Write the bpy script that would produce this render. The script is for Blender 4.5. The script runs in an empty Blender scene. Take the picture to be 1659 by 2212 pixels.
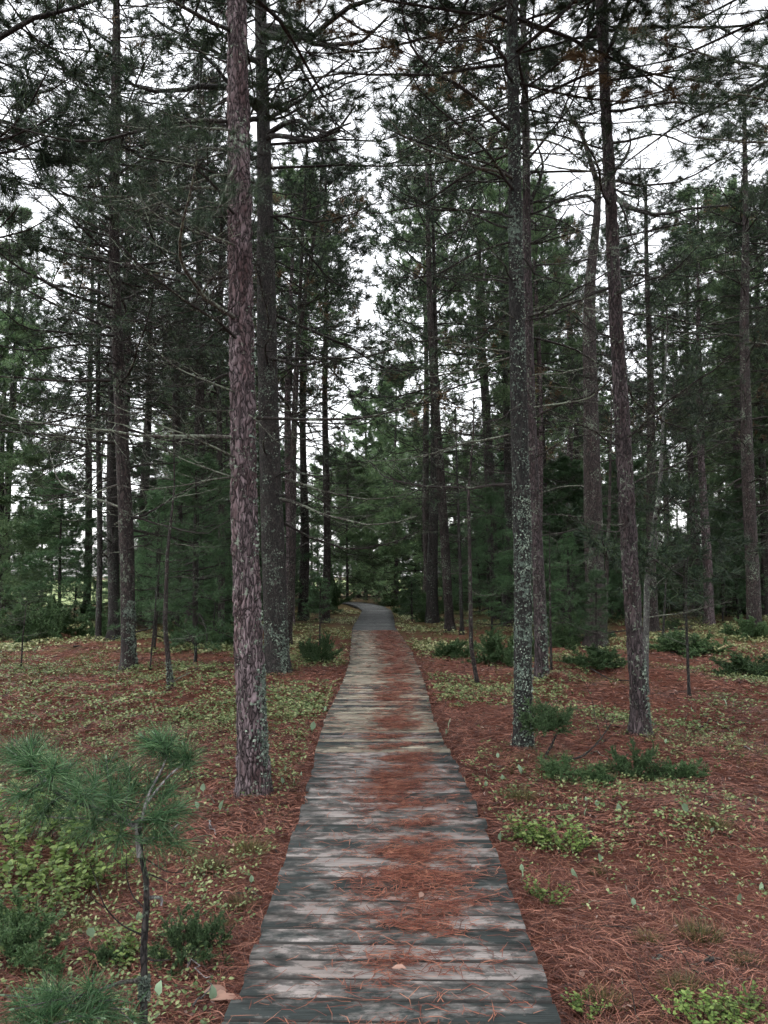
import bpy, math, random
import numpy as np
from mathutils import Vector, Matrix, Euler, noise as mnoise

S = bpy.context.scene
COL = S.collection
rng = np.random.default_rng(7)
random.seed(7)
PI = math.pi
R = math.radians

# ------------------------------------------------------------------ camera geometry (photo pixels, 1659 x 2212)
F = 1650.0
CAM_Z = 1.76
DECK_Z = 0.14
PITCH = math.atan(131 / F)
_cp, _sp = math.cos(PITCH), math.sin(PITCH)

def ray(px, py):
    x = (px - 829.5) / F
    y = (1106 - py) / F
    return np.array([x, _cp - y * _sp, _sp + y * _cp])

def at(px, py, Y):
    d = ray(px, py)
    return np.array([0, 0, CAM_Z]) + d * (Y / d[1])

def gz(x, y):
    """gentle undulation of the forest floor, flat under the boardwalk"""
    x = np.asarray(x, float); y = np.asarray(y, float)
    h = 0.07 * np.sin(x * 0.9 + 1.3) * np.cos(y * 0.7) + 0.04 * np.sin(x * 2.3 + y * 1.7) + 0.022 * np.sin(4.1 * x - 3.3 * y + np.sin(2 * x)) + .012 * np.sin(9 * x + 2 * y) * np.sin(7 * y - x)
    w = np.clip((np.abs(x + 0.1) - 0.7) / 1.5, 0, 1)
    far = np.clip((y - 34) / 30, 0, 1)
    return h * w + 0.03 - far * 0.15

def ground(px, py):
    d = ray(px, py)
    t = -CAM_Z / d[2]
    p = np.array([0, 0, CAM_Z]) + d * t
    for _ in range(3):
        z = float(gz(p[0], p[1]))
        t = (z - CAM_Z) / d[2]
        p = np.array([0, 0, CAM_Z]) + d * t
    return p

# ------------------------------------------------------------------ mesh builder
class MB:
    def __init__(s):
        s.v = []; s.n = 0
        s.f = []          # (array (k, m) , mat)
        s.att = {}
    def add(s, verts, faces, mat=0):
        verts = np.asarray(verts, np.float32).reshape(-1, 3)
        faces = np.asarray(faces, np.int32)
        s.f.append((faces + s.n, mat))
        s.v.append(verts)
        s.n += len(verts)
    def tube(s, pts, rad, sides=4, mat=0, cap=True):
        pts = np.asarray(pts, float); k = len(pts)
        rad = np.asarray(rad, float)
        t = np.gradient(pts, axis=0)
        t /= np.linalg.norm(t, axis=1)[:, None] + 1e-9
        ref = np.array([0.31, 0.2, 0.93]) if abs(t[0][2]) < 0.75 else np.array([0.95, 0.3, 0.1])
        u = np.cross(t, ref); u /= np.linalg.norm(u, axis=1)[:, None] + 1e-9
        w = np.cross(t, u)
        a = np.arange(sides) * 2 * PI / sides
        ring = pts[:, None, :] + rad[:, None, None] * (np.cos(a)[None, :, None] * u[:, None, :] + np.sin(a)[None, :, None] * w[:, None, :])
        V = ring.reshape(-1, 3)
        i = np.arange(k - 1)[:, None] * sides
        j = np.arange(sides)[None, :]
        jn = (j + 1) % sides
        q = np.stack([i + j, i + jn, i + sides + jn, i + sides + j], -1).reshape(-1, 4)
        s.add(V, q, mat)
    def needles(s, P, D, n, length, width, spread=0.8, mat=0, droop=0.0, r=rng, fwd=(0.25, 1.0), twoseg=False, flat=1.0):
        """tufts: n needles at every P along D"""
        P = np.asarray(P, float); D = np.asarray(D, float)
        if len(P) == 0: return
        D = D / (np.linalg.norm(D, axis=1)[:, None] + 1e-9)
        P = np.repeat(P, n, 0); D = np.repeat(D, n, 0)
        m = len(P)
        rd = r.normal(size=(m, 3)); rd /= np.linalg.norm(rd, axis=1)[:, None]
        d = D * r.uniform(fwd[0], fwd[1], (m, 1)) + rd * spread
        d[:, 2] = d[:, 2] * flat - droop
        d /= np.linalg.norm(d, axis=1)[:, None] + 1e-9
        L = length * r.uniform(0.65, 1.1, (m, 1))
        side = np.cross(d, r.normal(size=(m, 3))); side /= np.linalg.norm(side, axis=1)[:, None] + 1e-9
        st = P - D * r.uniform(0, length * 0.45, (m, 1))
        a = st - side * width / 2; b = st + side * width / 2
        if twoseg:
            mid = st + d * L * 0.55
            tip = st + d * L + np.array([0, 0, -1]) * L * 0.10
            V = np.stack([a, b, mid + side * width * .45, mid - side * width * .45, tip], 1).reshape(-1, 3)
            o = np.arange(m)[:, None] * 5
            nb = s.n
            s.add(V, np.concatenate([o, o + 1, o + 2, o + 3], 1), mat)
            s.f.append((np.concatenate([o + 3, o + 2, o + 4], 1).astype(np.int32) + nb, mat))
        else:
            tip = st + d * L
            V = np.stack([a, b, tip], 1).reshape(-1, 3)
            s.add(V, np.arange(m * 3).reshape(-1, 3), mat)
    def mesh(s, name, mats, smooth=False):
        me = bpy.data.meshes.new(name)
        V = np.concatenate(s.v) if s.v else np.zeros((0, 3), np.float32)
        me.vertices.add(len(V)); me.vertices.foreach_set('co', V.ravel())
        tot = np.concatenate([np.full(len(f), f.shape[1], np.int32) for f, _ in s.f])
        idx = np.concatenate([f.ravel() for f, _ in s.f]).astype(np.int32)
        mi = np.concatenate([np.full(len(f), m, np.int32) for f, m in s.f])
        st = np.concatenate([[0], np.cumsum(tot)[:-1]]).astype(np.int32)
        me.loops.add(len(idx)); me.loops.foreach_set('vertex_index', idx)
        me.polygons.add(len(tot)); me.polygons.foreach_set('loop_start', st)
        me.polygons.foreach_set('material_index', mi)
        if smooth: me.polygons.foreach_set('use_smooth', np.ones(len(tot), bool))
        for m in mats: me.materials.append(m)
        for k, arr in s.att.items():
            at_ = me.attributes.new(k, 'FLOAT', 'POINT'); at_.data.foreach_set('value', np.asarray(arr, np.float32))
        me.update(calc_edges=True)
        return me

def obj(name, me, parent=None, loc=None, mat4=None):
    o = bpy.data.objects.new(name, me); COL.objects.link(o)
    if parent is not None: o.parent = parent
    if loc is not None: o.location = loc
    if mat4 is not None: o.matrix_basis = mat4
    return o

def tag(o, label=None, cat=None, group=None, kind=None):
    if label: o['label'] = label
    if cat: o['category'] = cat
    if group: o['group'] = group
    if kind: o['kind'] = kind
    return o

def thing(name, label, cat, loc, rz=0, group=None, sc=1.0):
    o = bpy.data.objects.new(name, None); COL.objects.link(o)
    o.empty_display_size = 0.1
    o.location = loc; o.rotation_euler = (0, 0, rz); o.scale = (sc, sc, sc)
    return tag(o, label, cat, group)

# ------------------------------------------------------------------ materials
def nt(name):
    m = bpy.data.materials.new(name); m.use_nodes = True
    t = m.node_tree; t.nodes.clear()
    out = t.nodes.new('ShaderNodeOutputMaterial')
    b = t.nodes.new('ShaderNodeBsdfPrincipled')
    t.links.new(b.outputs[0], out.inputs[0])
    return m, t, b, out

def N(t, typ, **kw):
    n = t.nodes.new(typ)
    for k, v in kw.items():
        if k.startswith('i_'):
            key = k[2:]
            key = int(key) if key.isdigit() else key.replace('_', ' ')
            n.inputs[key].default_value = v
        else: setattr(n, k, v)
    return n

def ramp(t, stops, interp='LINEAR'):
    n = t.nodes.new('ShaderNodeValToRGB'); n.color_ramp.interpolation = interp
    e = n.color_ramp.elements
    while len(e) > 1: e.remove(e[-1])
    e[0].position = stops[0][0]; e[0].color = (*stops[0][1], 1) if len(stops[0][1]) == 3 else stops[0][1]
    for p, c in stops[1:]:
        x = e.new(p); x.color = (*c, 1) if len(c) == 3 else c
    return n

def mix(t, fac, a, b, blend='MIX'):
    n = t.nodes.new('ShaderNodeMix'); n.data_type = 'RGBA'; n.blend_type = blend
    for i, v in ((0, fac), (6, a), (7, b)):
        if hasattr(v, 'links'): t.links.new(v, n.inputs[i])
        elif isinstance(v, (int, float)): n.inputs[i].default_value = v
        else: n.inputs[i].default_value = (*v, 1)
    return n.outputs[2]

def g3(v): return (v, v, v)

def needle_mat(name, dark, mid, light, transl=0.25, rough=0.5):
    m, t, b, out = nt(name)
    geo = N(t, 'ShaderNodeNewGeometry')
    rp = ramp(t, [(0, dark), (0.55, mid), (1, light)])
    t.links.new(geo.outputs['Random Per Island'], rp.inputs[0])
    oi = N(t, 'ShaderNodeObjectInfo')
    hs = N(t, 'ShaderNodeHueSaturation')
    mr = N(t, 'ShaderNodeMapRange', i_3=0.75, i_4=1.25)
    t.links.new(oi.outputs['Random'], mr.inputs[0]); t.links.new(mr.outputs[0], hs.inputs['Value'])
    t.links.new(rp.outputs[0], hs.inputs['Color'])
    t.links.new(hs.outputs[0], b.inputs['Base Color'])
    b.inputs['Roughness'].default_value = rough
    b.inputs['Specular IOR Level'].default_value = 0.35
    if transl:
        tr = N(t, 'ShaderNodeBsdfTranslucent'); t.links.new(hs.outputs[0], tr.inputs[0])
        ms = N(t, 'ShaderNodeMixShader', i_0=transl)
        t.links.new(b.outputs[0], ms.inputs[1]); t.links.new(tr.outputs[0], ms.inputs[2]); t.links.new(ms.outputs[0], out.inputs[0])
    return m

M = {}
M['needle'] = needle_mat('pine_needle', (.009, .020, .012), (.022, .043, .024), (.06, .09, .042))
M['needle_lit'] = needle_mat('pine_needle_lit', (.05, .095, .045), (.10, .165, .08), (.18, .25, .12), .5)  # needle green lightened: light on open crowns is put into the colour
M['needle_soft'] = needle_mat('soft_pine_needle', (.026, .06, .028), (.055, .115, .05), (.10, .17, .075), .35)
M['needle_hero'] = needle_mat('young_pine_needle', (.018, .05, .02), (.045, .115, .045), (.13, .22, .10))
M['needle_brown'] = needle_mat('withered_needle', (.06, .038, .02), (.12, .078, .04), (.2, .14, .075))
M['juniper'] = needle_mat('juniper_needle', (.03, .065, .026), (.06, .115, .045), (.11, .17, .07))
M['blueberry'] = needle_mat('berry_leaf', (.06, .11, .025), (.12, .18, .045), (.2, .27, .08), .3)
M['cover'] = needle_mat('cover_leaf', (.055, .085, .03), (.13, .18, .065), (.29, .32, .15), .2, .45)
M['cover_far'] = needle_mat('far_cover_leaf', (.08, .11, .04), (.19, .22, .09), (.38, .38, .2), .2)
M['upright'] = needle_mat('upright_leaf', (.10, .18, .10), (.16, .25, .15), (.22, .31, .2), .25, .4)
M['grass'] = needle_mat('grass_blade', (.04, .05, .015), (.085, .085, .03), (.19, .15, .06), .2)
M['litter'] = needle_mat('litter_needle', (.018, .008, .007), (.09, .031, .022), (.26, .12, .082), 0, .6)
M['deadleaf'] = needle_mat('dead_leaf', (.22, .12, .09), (.36, .23, .18), (.5, .36, .3), .1, .6)
M['litter_fresh'] = needle_mat('fresh_litter_needle', (.05, .014, .009), (.15, .043, .027), (.3, .13, .08), 0, .6)
M['flake'] = needle_mat('bark_flake', (.05, .03, .025), (.16, .10, .085), (.42, .32, .28), 0, .8)
M['field_grass'] = needle_mat('field_grass', (.12, .17, .05), (.2, .27, .09), (.32, .37, .15), .2)
M['lichen'] = needle_mat('lichen', (.05, .07, .058), (.11, .145, .115), (.25, .30, .24), 0, .8)

def bark_mat(name, crev, mid, plate, red, lichen=0.0, lich_col=(.22, .27, .21), zscale=.28, sc=28.0, bump=.55, side=0.0):
    m, t, b, out = nt(name)
    tc = N(t, 'ShaderNodeTexCoord')
    mp = N(t, 'ShaderNodeMapping'); mp.inputs['Scale'].default_value = (1, 1, zscale)
    t.links.new(tc.outputs['Object'], mp.inputs[0])
    n0 = N(t, 'ShaderNodeTexNoise', i_Scale=9.0, i_Detail=4.0)
    t.links.new(mp.outputs[0], n0.inputs['Vector'])
    warp = mix(t, .12, mp.outputs[0], n0.outputs['Color'], 'LINEAR_LIGHT')
    vo = N(t, 'ShaderNodeTexVoronoi', feature='DISTANCE_TO_EDGE', i_Scale=sc)
    t.links.new(warp, vo.inputs['Vector'])
    vc = N(t, 'ShaderNodeTexVoronoi', feature='F1', i_Scale=sc)
    t.links.new(warp, vc.inputs['Vector'])
    edge = ramp(t, [(0, g3(0)), (.10, g3(.55)), (.3, g3(1))])
    t.links.new(vo.outputs['Distance'], edge.inputs[0])
    n1 = N(t, 'ShaderNodeTexNoise', i_Scale=5.0, i_Detail=6.0, i_Roughness=.7)
    t.links.new(mp.outputs[0], n1.inputs['Vector'])
    n2 = N(t, 'ShaderNodeTexNoise', i_Scale=70.0, i_Detail=5.0, i_Roughness=.7)
    t.links.new(mp.outputs[0], n2.inputs['Vector'])
    sep = N(t, 'ShaderNodeSeparateColor'); t.links.new(vc.outputs['Color'], sep.inputs[0])
    add = N(t, 'ShaderNodeMath', operation='MULTIPLY_ADD', i_1=.55); t.links.new(sep.outputs[0], add.inputs[0])
    a2 = N(t, 'ShaderNodeMath', operation='MULTIPLY', i_1=.6); t.links.new(n2.outputs['Fac'], a2.inputs[0]); t.links.new(a2.outputs[0], add.inputs[2])
    pr = ramp(t, [(.2, mid), (.5, tuple(.5 * (x + y) for x, y in zip(mid, plate))), (.85, plate)])
    t.links.new(add.outputs[0], pr.inputs[0])
    rr = ramp(t, [(.48, g3(0)), (.62, g3(1))]); t.links.new(n1.outputs['Fac'], rr.inputs[0])
    c = mix(t, rr.outputs[0], pr.outputs[0], red)
    c = mix(t, .5, c, pr.outputs[0])
    c = mix(t, edge.outputs[0], crev, c)
    if lichen > 0:
        n3 = N(t, 'ShaderNodeTexNoise', i_Scale=26.0, i_Detail=6.0, i_Roughness=.75)
        t.links.new(tc.outputs['Object'], n3.inputs['Vector'])
        n4 = N(t, 'ShaderNodeTexNoise', i_Scale=3.0, i_Detail=3.0)
        t.links.new(tc.outputs['Object'], n4.inputs['Vector'])
        ad = N(t, 'ShaderNodeMath', operation='MULTIPLY_ADD', i_1=.45); t.links.new(n4.outputs['Fac'], ad.inputs[0]); t.links.new(n3.outputs['Fac'], ad.inputs[2])
        th = .86 - .2 * lichen
        lr = ramp(t, [(th, g3(0)), (th + .05, g3(1))]); t.links.new(ad.outputs[0], lr.inputs[0])
        c = mix(t, lr.outputs[0], c, lich_col)
    t.links.new(c, b.inputs['Base Color'])
    b.inputs['Roughness'].default_value = .85
    b.inputs['Specular IOR Level'].default_value = .25
    hsum = N(t, 'ShaderNodeMath', operation='MULTIPLY_ADD', i_1=.35); t.links.new(n2.outputs['Fac'], hsum.inputs[0])
    h2 = N(t, 'ShaderNodeMath', operation='MULTIPLY_ADD', i_1=.6); t.links.new(sep.outputs[0], h2.inputs[0]); t.links.new(edge.outputs[0], h2.inputs[2])
    t.links.new(h2.outputs[0], hsum.inputs[2])
    bm = N(t, 'ShaderNodeBump', i_Strength=bump, i_Distance=.02)
    t.links.new(hsum.outputs[0], bm.inputs['Height']); t.links.new(bm.outputs[0], b.inputs['Normal'])
    return m

M['bark_red'] = bark_mat('red_pine_bark', (.007, .005, .005), (.036, .025, .027), (.235, .182, .195), (.078, .033, .031), lichen=.12, sc=29, bump=.8)
M['bark_mauve'] = bark_mat('mauve_pine_bark', (.005, .004, .004), (.020, .015, .016), (.095, .074, .078), (.04, .021, .018), lichen=.25, lich_col=(.14, .17, .13))
M['bark_dark'] = bark_mat('dark_bark', (.006, .006, .006), (.020, .018, .017), (.055, .048, .045), (.032, .022, .02), lichen=.25, lich_col=(.11, .14, .11), sc=34)
M['bark_lichen'] = bark_mat('lichen_covered_bark', (.005, .005, .005), (.014, .013, .013), (.038, .036, .034), (.022, .017, .015), lichen=.4, lich_col=(.10, .135, .11), sc=36)
M['bark_mid'] = bark_mat('brown_pine_bark', (.005, .004, .004), (.020, .015, .0145), (.062, .048, .046), (.036, .02, .017), lichen=.3, lich_col=(.13, .16, .12), sc=24)
M['bark_twig'] = bark_mat('twig_bark', (.008, .006, .006), (.018, .015, .013), (.042, .036, .032), (.028, .019, .016), lichen=.25, lich_col=(.16, .19, .14), sc=50, bump=.3)
M['bark_pale'] = bark_mat('lichen_twig_bark', (.02, .017, .015), (.05, .045, .04), (.11, .10, .09), (.06, .05, .04), lichen=.7, lich_col=(.16, .185, .14), sc=50, bump=.3)
M['bark_grey'] = bark_mat('smooth_grey_bark', (.03, .03, .03), (.06, .06, .058), (.13, .125, .12), (.07, .06, .05), lichen=.35, sc=60, bump=.2)
M['bare_wood'] = bark_mat('bare_grey_wood', (.06, .055, .055), (.16, .15, .15), (.30, .285, .285), (.2, .18, .17), lichen=0, sc=40, bump=.2)

def ground_mat():
    m, t, b, out = nt('needle_litter_floor')
    tc = N(t, 'ShaderNodeTexCoord')
    def noise(s, d=5, r=.65, vec=None):
        n = N(t, 'ShaderNodeTexNoise', i_Scale=s, i_Detail=float(d), i_Roughness=r); t.links.new(vec or tc.outputs['Object'], n.inputs['Vector']); return n
    n1 = noise(1.1, 6); n2 = noise(14, 6); n3 = noise(95, 4, .8); n4 = noise(.55, 5)
    base = ramp(t, [(.25, (.045, .02, .014)), (.45, (.10, .036, .023)), (.6, (.155, .058, .036)), (.8, (.24, .11, .07))])
    ad = N(t, 'ShaderNodeMath', operation='MULTIPLY_ADD', i_1=.55); t.links.new(n3.outputs['Fac'], ad.inputs[0])
    m2 = N(t, 'ShaderNodeMath', operation='MULTIPLY', i_1=.45); t.links.new(n2.outputs['Fac'], m2.inputs[0]); t.links.new(m2.outputs[0], ad.inputs[2])
    t.links.new(ad.outputs[0], base.inputs[0])
    moss = ramp(t, [(.3, (.03, .035, .012)), (.55, (.07, .07, .026)), (.8, (.14, .12, .05))]); t.links.new(ad.outputs[0], moss.inputs[0])
    # mossy/grassy tint grows with distance along the path (object Y) in soft patches
    sp = N(t, 'ShaderNodeSeparateXYZ'); t.links.new(tc.outputs['Object'], sp.inputs[0])
    my = N(t, 'ShaderNodeMapRange', i_1=8.0, i_2=30.0, i_3=-.12, i_4=.22); t.links.new(sp.outputs['Y'], my.inputs[0])
    s1 = N(t, 'ShaderNodeMath', operation='ADD'); t.links.new(my.outputs[0], s1.inputs[0]); t.links.new(n1.outputs['Fac'], s1.inputs[1])
    mk = ramp(t, [(.50, g3(0)), (.68, g3(1))]); t.links.new(s1.outputs[0], mk.inputs[0])
    mm = N(t, 'ShaderNodeMath', operation='MULTIPLY', i_1=.75); t.links.new(mk.outputs[0], mm.inputs[0])
    c = mix(t, mm.outputs[0], base.outputs[0], moss.outputs[0])
    dk = ramp(t, [(.3, g3(.6)), (.55, g3(1))]); t.links.new(n4.outputs['Fac'], dk.inputs[0])
    c = mix(t, 1.0, c, dk.outputs[0], 'MULTIPLY')
    t.links.new(c, b.inputs['Base Color']); b.inputs['Roughness'].default_value = .9; b.inputs['Specular IOR Level'].default_value = .15
    bm = N(t, 'ShaderNodeBump', i_Strength=.8, i_Distance=.03); t.links.new(ad.outputs[0], bm.inputs['Height']); t.links.new(bm.outputs[0], b.inputs['Normal'])
    return m
M['ground'] = ground_mat()

def field_mat():
    m, t, b, out = nt('meadow')
    tc = N(t, 'ShaderNodeTexCoord')
    n = N(t, 'ShaderNodeTexNoise', i_Scale=.8, i_Detail=7.0, i_Roughness=.7); t.links.new(tc.outputs['Object'], n.inputs['Vector'])
    r = ramp(t, [(.3, (.12, .17, .05)), (.5, (.2, .26, .09)), (.7, (.3, .33, .14))]); t.links.new(n.outputs['Fac'], r.inputs[0])
    t.links.new(r.outputs[0], b.inputs['Base Color']); b.inputs['Roughness'].default_value = .9
    return m
M['field'] = field_mat()

def deck_mat(name, pale, dark, warm, stain, lottery=(.68, 1.3)):
    m, t, b, out = nt(name)
    tc = N(t, 'ShaderNodeTexCoord')
    at_ = N(t, 'ShaderNodeAttribute', attribute_name='rnd')
    sp = N(t, 'ShaderNodeSeparateXYZ'); t.links.new(tc.outputs['Object'], sp.inputs[0])
    off = N(t, 'ShaderNodeMath', operation='MULTIPLY', i_1=37.0); t.links.new(at_.outputs['Fac'], off.inputs[0])
    cb = N(t, 'ShaderNodeCombineXYZ')
    ax = N(t, 'ShaderNodeMath', operation='ADD'); t.links.new(sp.outputs['X'], ax.inputs[0]); t.links.new(off.outputs[0], ax.inputs[1])
    t.links.new(ax.outputs[0], cb.inputs[0]); t.links.new(sp.outputs['Y'], cb.inputs[1]); t.links.new(off.outputs[0], cb.inputs[2])
    def noise(scx, scy, d, r):
        mp = N(t, 'ShaderNodeMapping'); mp.inputs['Scale'].default_value = (scx, scy, 1); t.links.new(cb.outputs[0], mp.inputs[0])
        n = N(t, 'ShaderNodeTexNoise', i_Scale=1.0, i_Detail=float(d), i_Roughness=r); t.links.new(mp.outputs[0], n.inputs['Vector']); return n
    grain = noise(5, 150, 5, .65); st = noise(5.5, 11, 9, .70); big = N(t, 'ShaderNodeTexNoise', i_Scale=1.6, i_Detail=4.0)
    bmp = N(t, 'ShaderNodeMapping'); bmp.inputs['Scale'].default_value = (1, 3.0, 1); t.links.new(cb.outputs[0], bmp.inputs[0]); t.links.new(bmp.outputs[0], big.inputs['Vector'])
    # stains: streak noise + wide patches + plank lottery, heavier towards the plank ends
    absx = N(t, 'ShaderNodeAttribute', attribute_name='edge')
    e = ramp(t, [(.55, g3(0)), (1, g3(1))]); t.links.new(absx.outputs['Fac'], e.inputs[0])
    s = N(t, 'ShaderNodeMath', operation='MULTIPLY_ADD', i_1=.45); t.links.new(big.outputs['Fac'], s.inputs[0]); t.links.new(st.outputs['Fac'], s.inputs[2])
    s2 = N(t, 'ShaderNodeMath', operation='MULTIPLY_ADD', i_1=.10); t.links.new(e.outputs[0], s2.inputs[0]); t.links.new(s.outputs[0], s2.inputs[2])
    s3 = N(t, 'ShaderNodeMath', operation='MULTIPLY_ADD', i_1=.20); t.links.new(at_.outputs['Fac'], s3.inputs[0]); t.links.new(s2.outputs[0], s3.inputs[2])
    mk = ramp(t, [(stain, g3(0)), (stain + .06, g3(.6)), (stain + .2, g3(1))]); t.links.new(s3.outputs[0], mk.inputs[0])
    gr = ramp(t, [(.3, tuple(.62 * x for x in pale)), (.5, pale), (.75, tuple(min(1, 1.25 * x) for x in pale))]); t.links.new(grain.outputs['Fac'], gr.inputs[0])
    wr = ramp(t, [(.45, g3(0)), (.7, g3(1))]); t.links.new(big.outputs['Fac'], wr.inputs[0])
    c = mix(t, wr.outputs[0], gr.outputs[0], warm)
    dkr = ramp(t, [(.3, tuple(.6 * x for x in dark)), (.7, tuple(1.9 * x for x in dark))]); t.links.new(grain.outputs['Fac'], dkr.inputs[0])
    c = mix(t, mk.outputs[0], c, dkr.outputs[0])
    pv = N(t, 'ShaderNodeMapRange', i_3=lottery[0], i_4=lottery[1]); t.links.new(at_.outputs['Fac'], pv.inputs[0])
    c = mix(t, 1.0, c, pv.outputs[0], 'MULTIPLY')
    t.links.new(c, b.inputs['Base Color'])
    b.inputs['Roughness'].default_value = .72
    b.inputs['Specular IOR Level'].default_value = .13
    bm = N(t, 'ShaderNodeBump', i_Strength=.35, i_Distance=.006); t.links.new(grain.outputs['Fac'], bm.inputs['Height']); t.links.new(bm.outputs[0], b.inputs['Normal'])
    return m
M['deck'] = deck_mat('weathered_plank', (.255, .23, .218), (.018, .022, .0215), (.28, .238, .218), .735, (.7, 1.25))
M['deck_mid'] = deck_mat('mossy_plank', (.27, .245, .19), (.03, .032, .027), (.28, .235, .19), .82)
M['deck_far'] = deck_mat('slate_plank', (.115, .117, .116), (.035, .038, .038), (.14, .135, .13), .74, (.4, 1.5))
def plain(name, col, rough=.8):
    m, t, b, out = nt(name)
    tc = N(t, 'ShaderNodeTexCoord'); n = N(t, 'ShaderNodeTexNoise', i_Scale=18.0, i_Detail=5.0); t.links.new(tc.outputs['Object'], n.inputs['Vector'])
    r = ramp(t, [(.3, tuple(.6 * x for x in col)), (.7, tuple(1.3 * x for x in col))]); t.links.new(n.outputs['Fac'], r.inputs[0])
    t.links.new(r.outputs[0], b.inputs['Base Color']); b.inputs['Roughness'].default_value = rough
    return m
M['joist'] = plain('joist_wood_gap_shade', (.04, .038, .035))  # joist and nail colour; on plank sides it paints the gap shade

# ------------------------------------------------------------------ setting: ground sheet, meadow
def ground_sheet():
    a = np.linspace(-1, 1, 361); xs = np.sinh(a * 5.2) / np.sinh(5.2) * 220
    bq = np.linspace(0, 1, 420); ys = -6 + (np.sinh(bq * 4.6) / np.sinh(4.6)) * 330
    X, Y = np.meshgrid(xs, ys)
    Z = gz(X, Y)
    rough = 0.012 * np.sin(17 * X + 5 * np.sin(3 * Y)) * np.sin(13 * Y + 4 * np.sin(2.7 * X))
    Z = Z + rough * (np.abs(X + .1) > .75)
    V = np.stack([X, Y, Z], -1).reshape(-1, 3)
    w = len(xs); i = np.arange(len(ys) - 1)[:, None] * w; j = np.arange(w - 1)[None]
    q = np.stack([i + j, i + j + 1, i + w + j + 1, i + w + j], -1).reshape(-1, 4)
    mb = MB(); mb.add(V, q)
    return obj('forest_floor', mb.mesh('forest_floor', [M['ground']], True))
tag(ground_sheet(), kind='structure')

def meadow():
    # open grassy field beyond the left edge of the wood, and all round behind it
    pts = [(-19, 33), (-15, 44), (-17, 60), (-10, 74), (10, 80), (30, 72), (34, 60), (60, 60), (190, 180), (-190, 180), (-190, 30), (-60, 29)]
    mb = MB()
    c = (-5, 110)
    V = [(c[0], c[1], float(gz(*c)) + .05)] + [(x, y, float(gz(x, y)) + .05) for x, y in pts]
    n = len(pts)
    mb.add(V, [(0, 1 + (k + 1) % n, 1 + k) for k in range(n)])
    return obj('meadow', mb.mesh('meadow', [M['field']]))
tag(meadow(), kind='structure')

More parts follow.
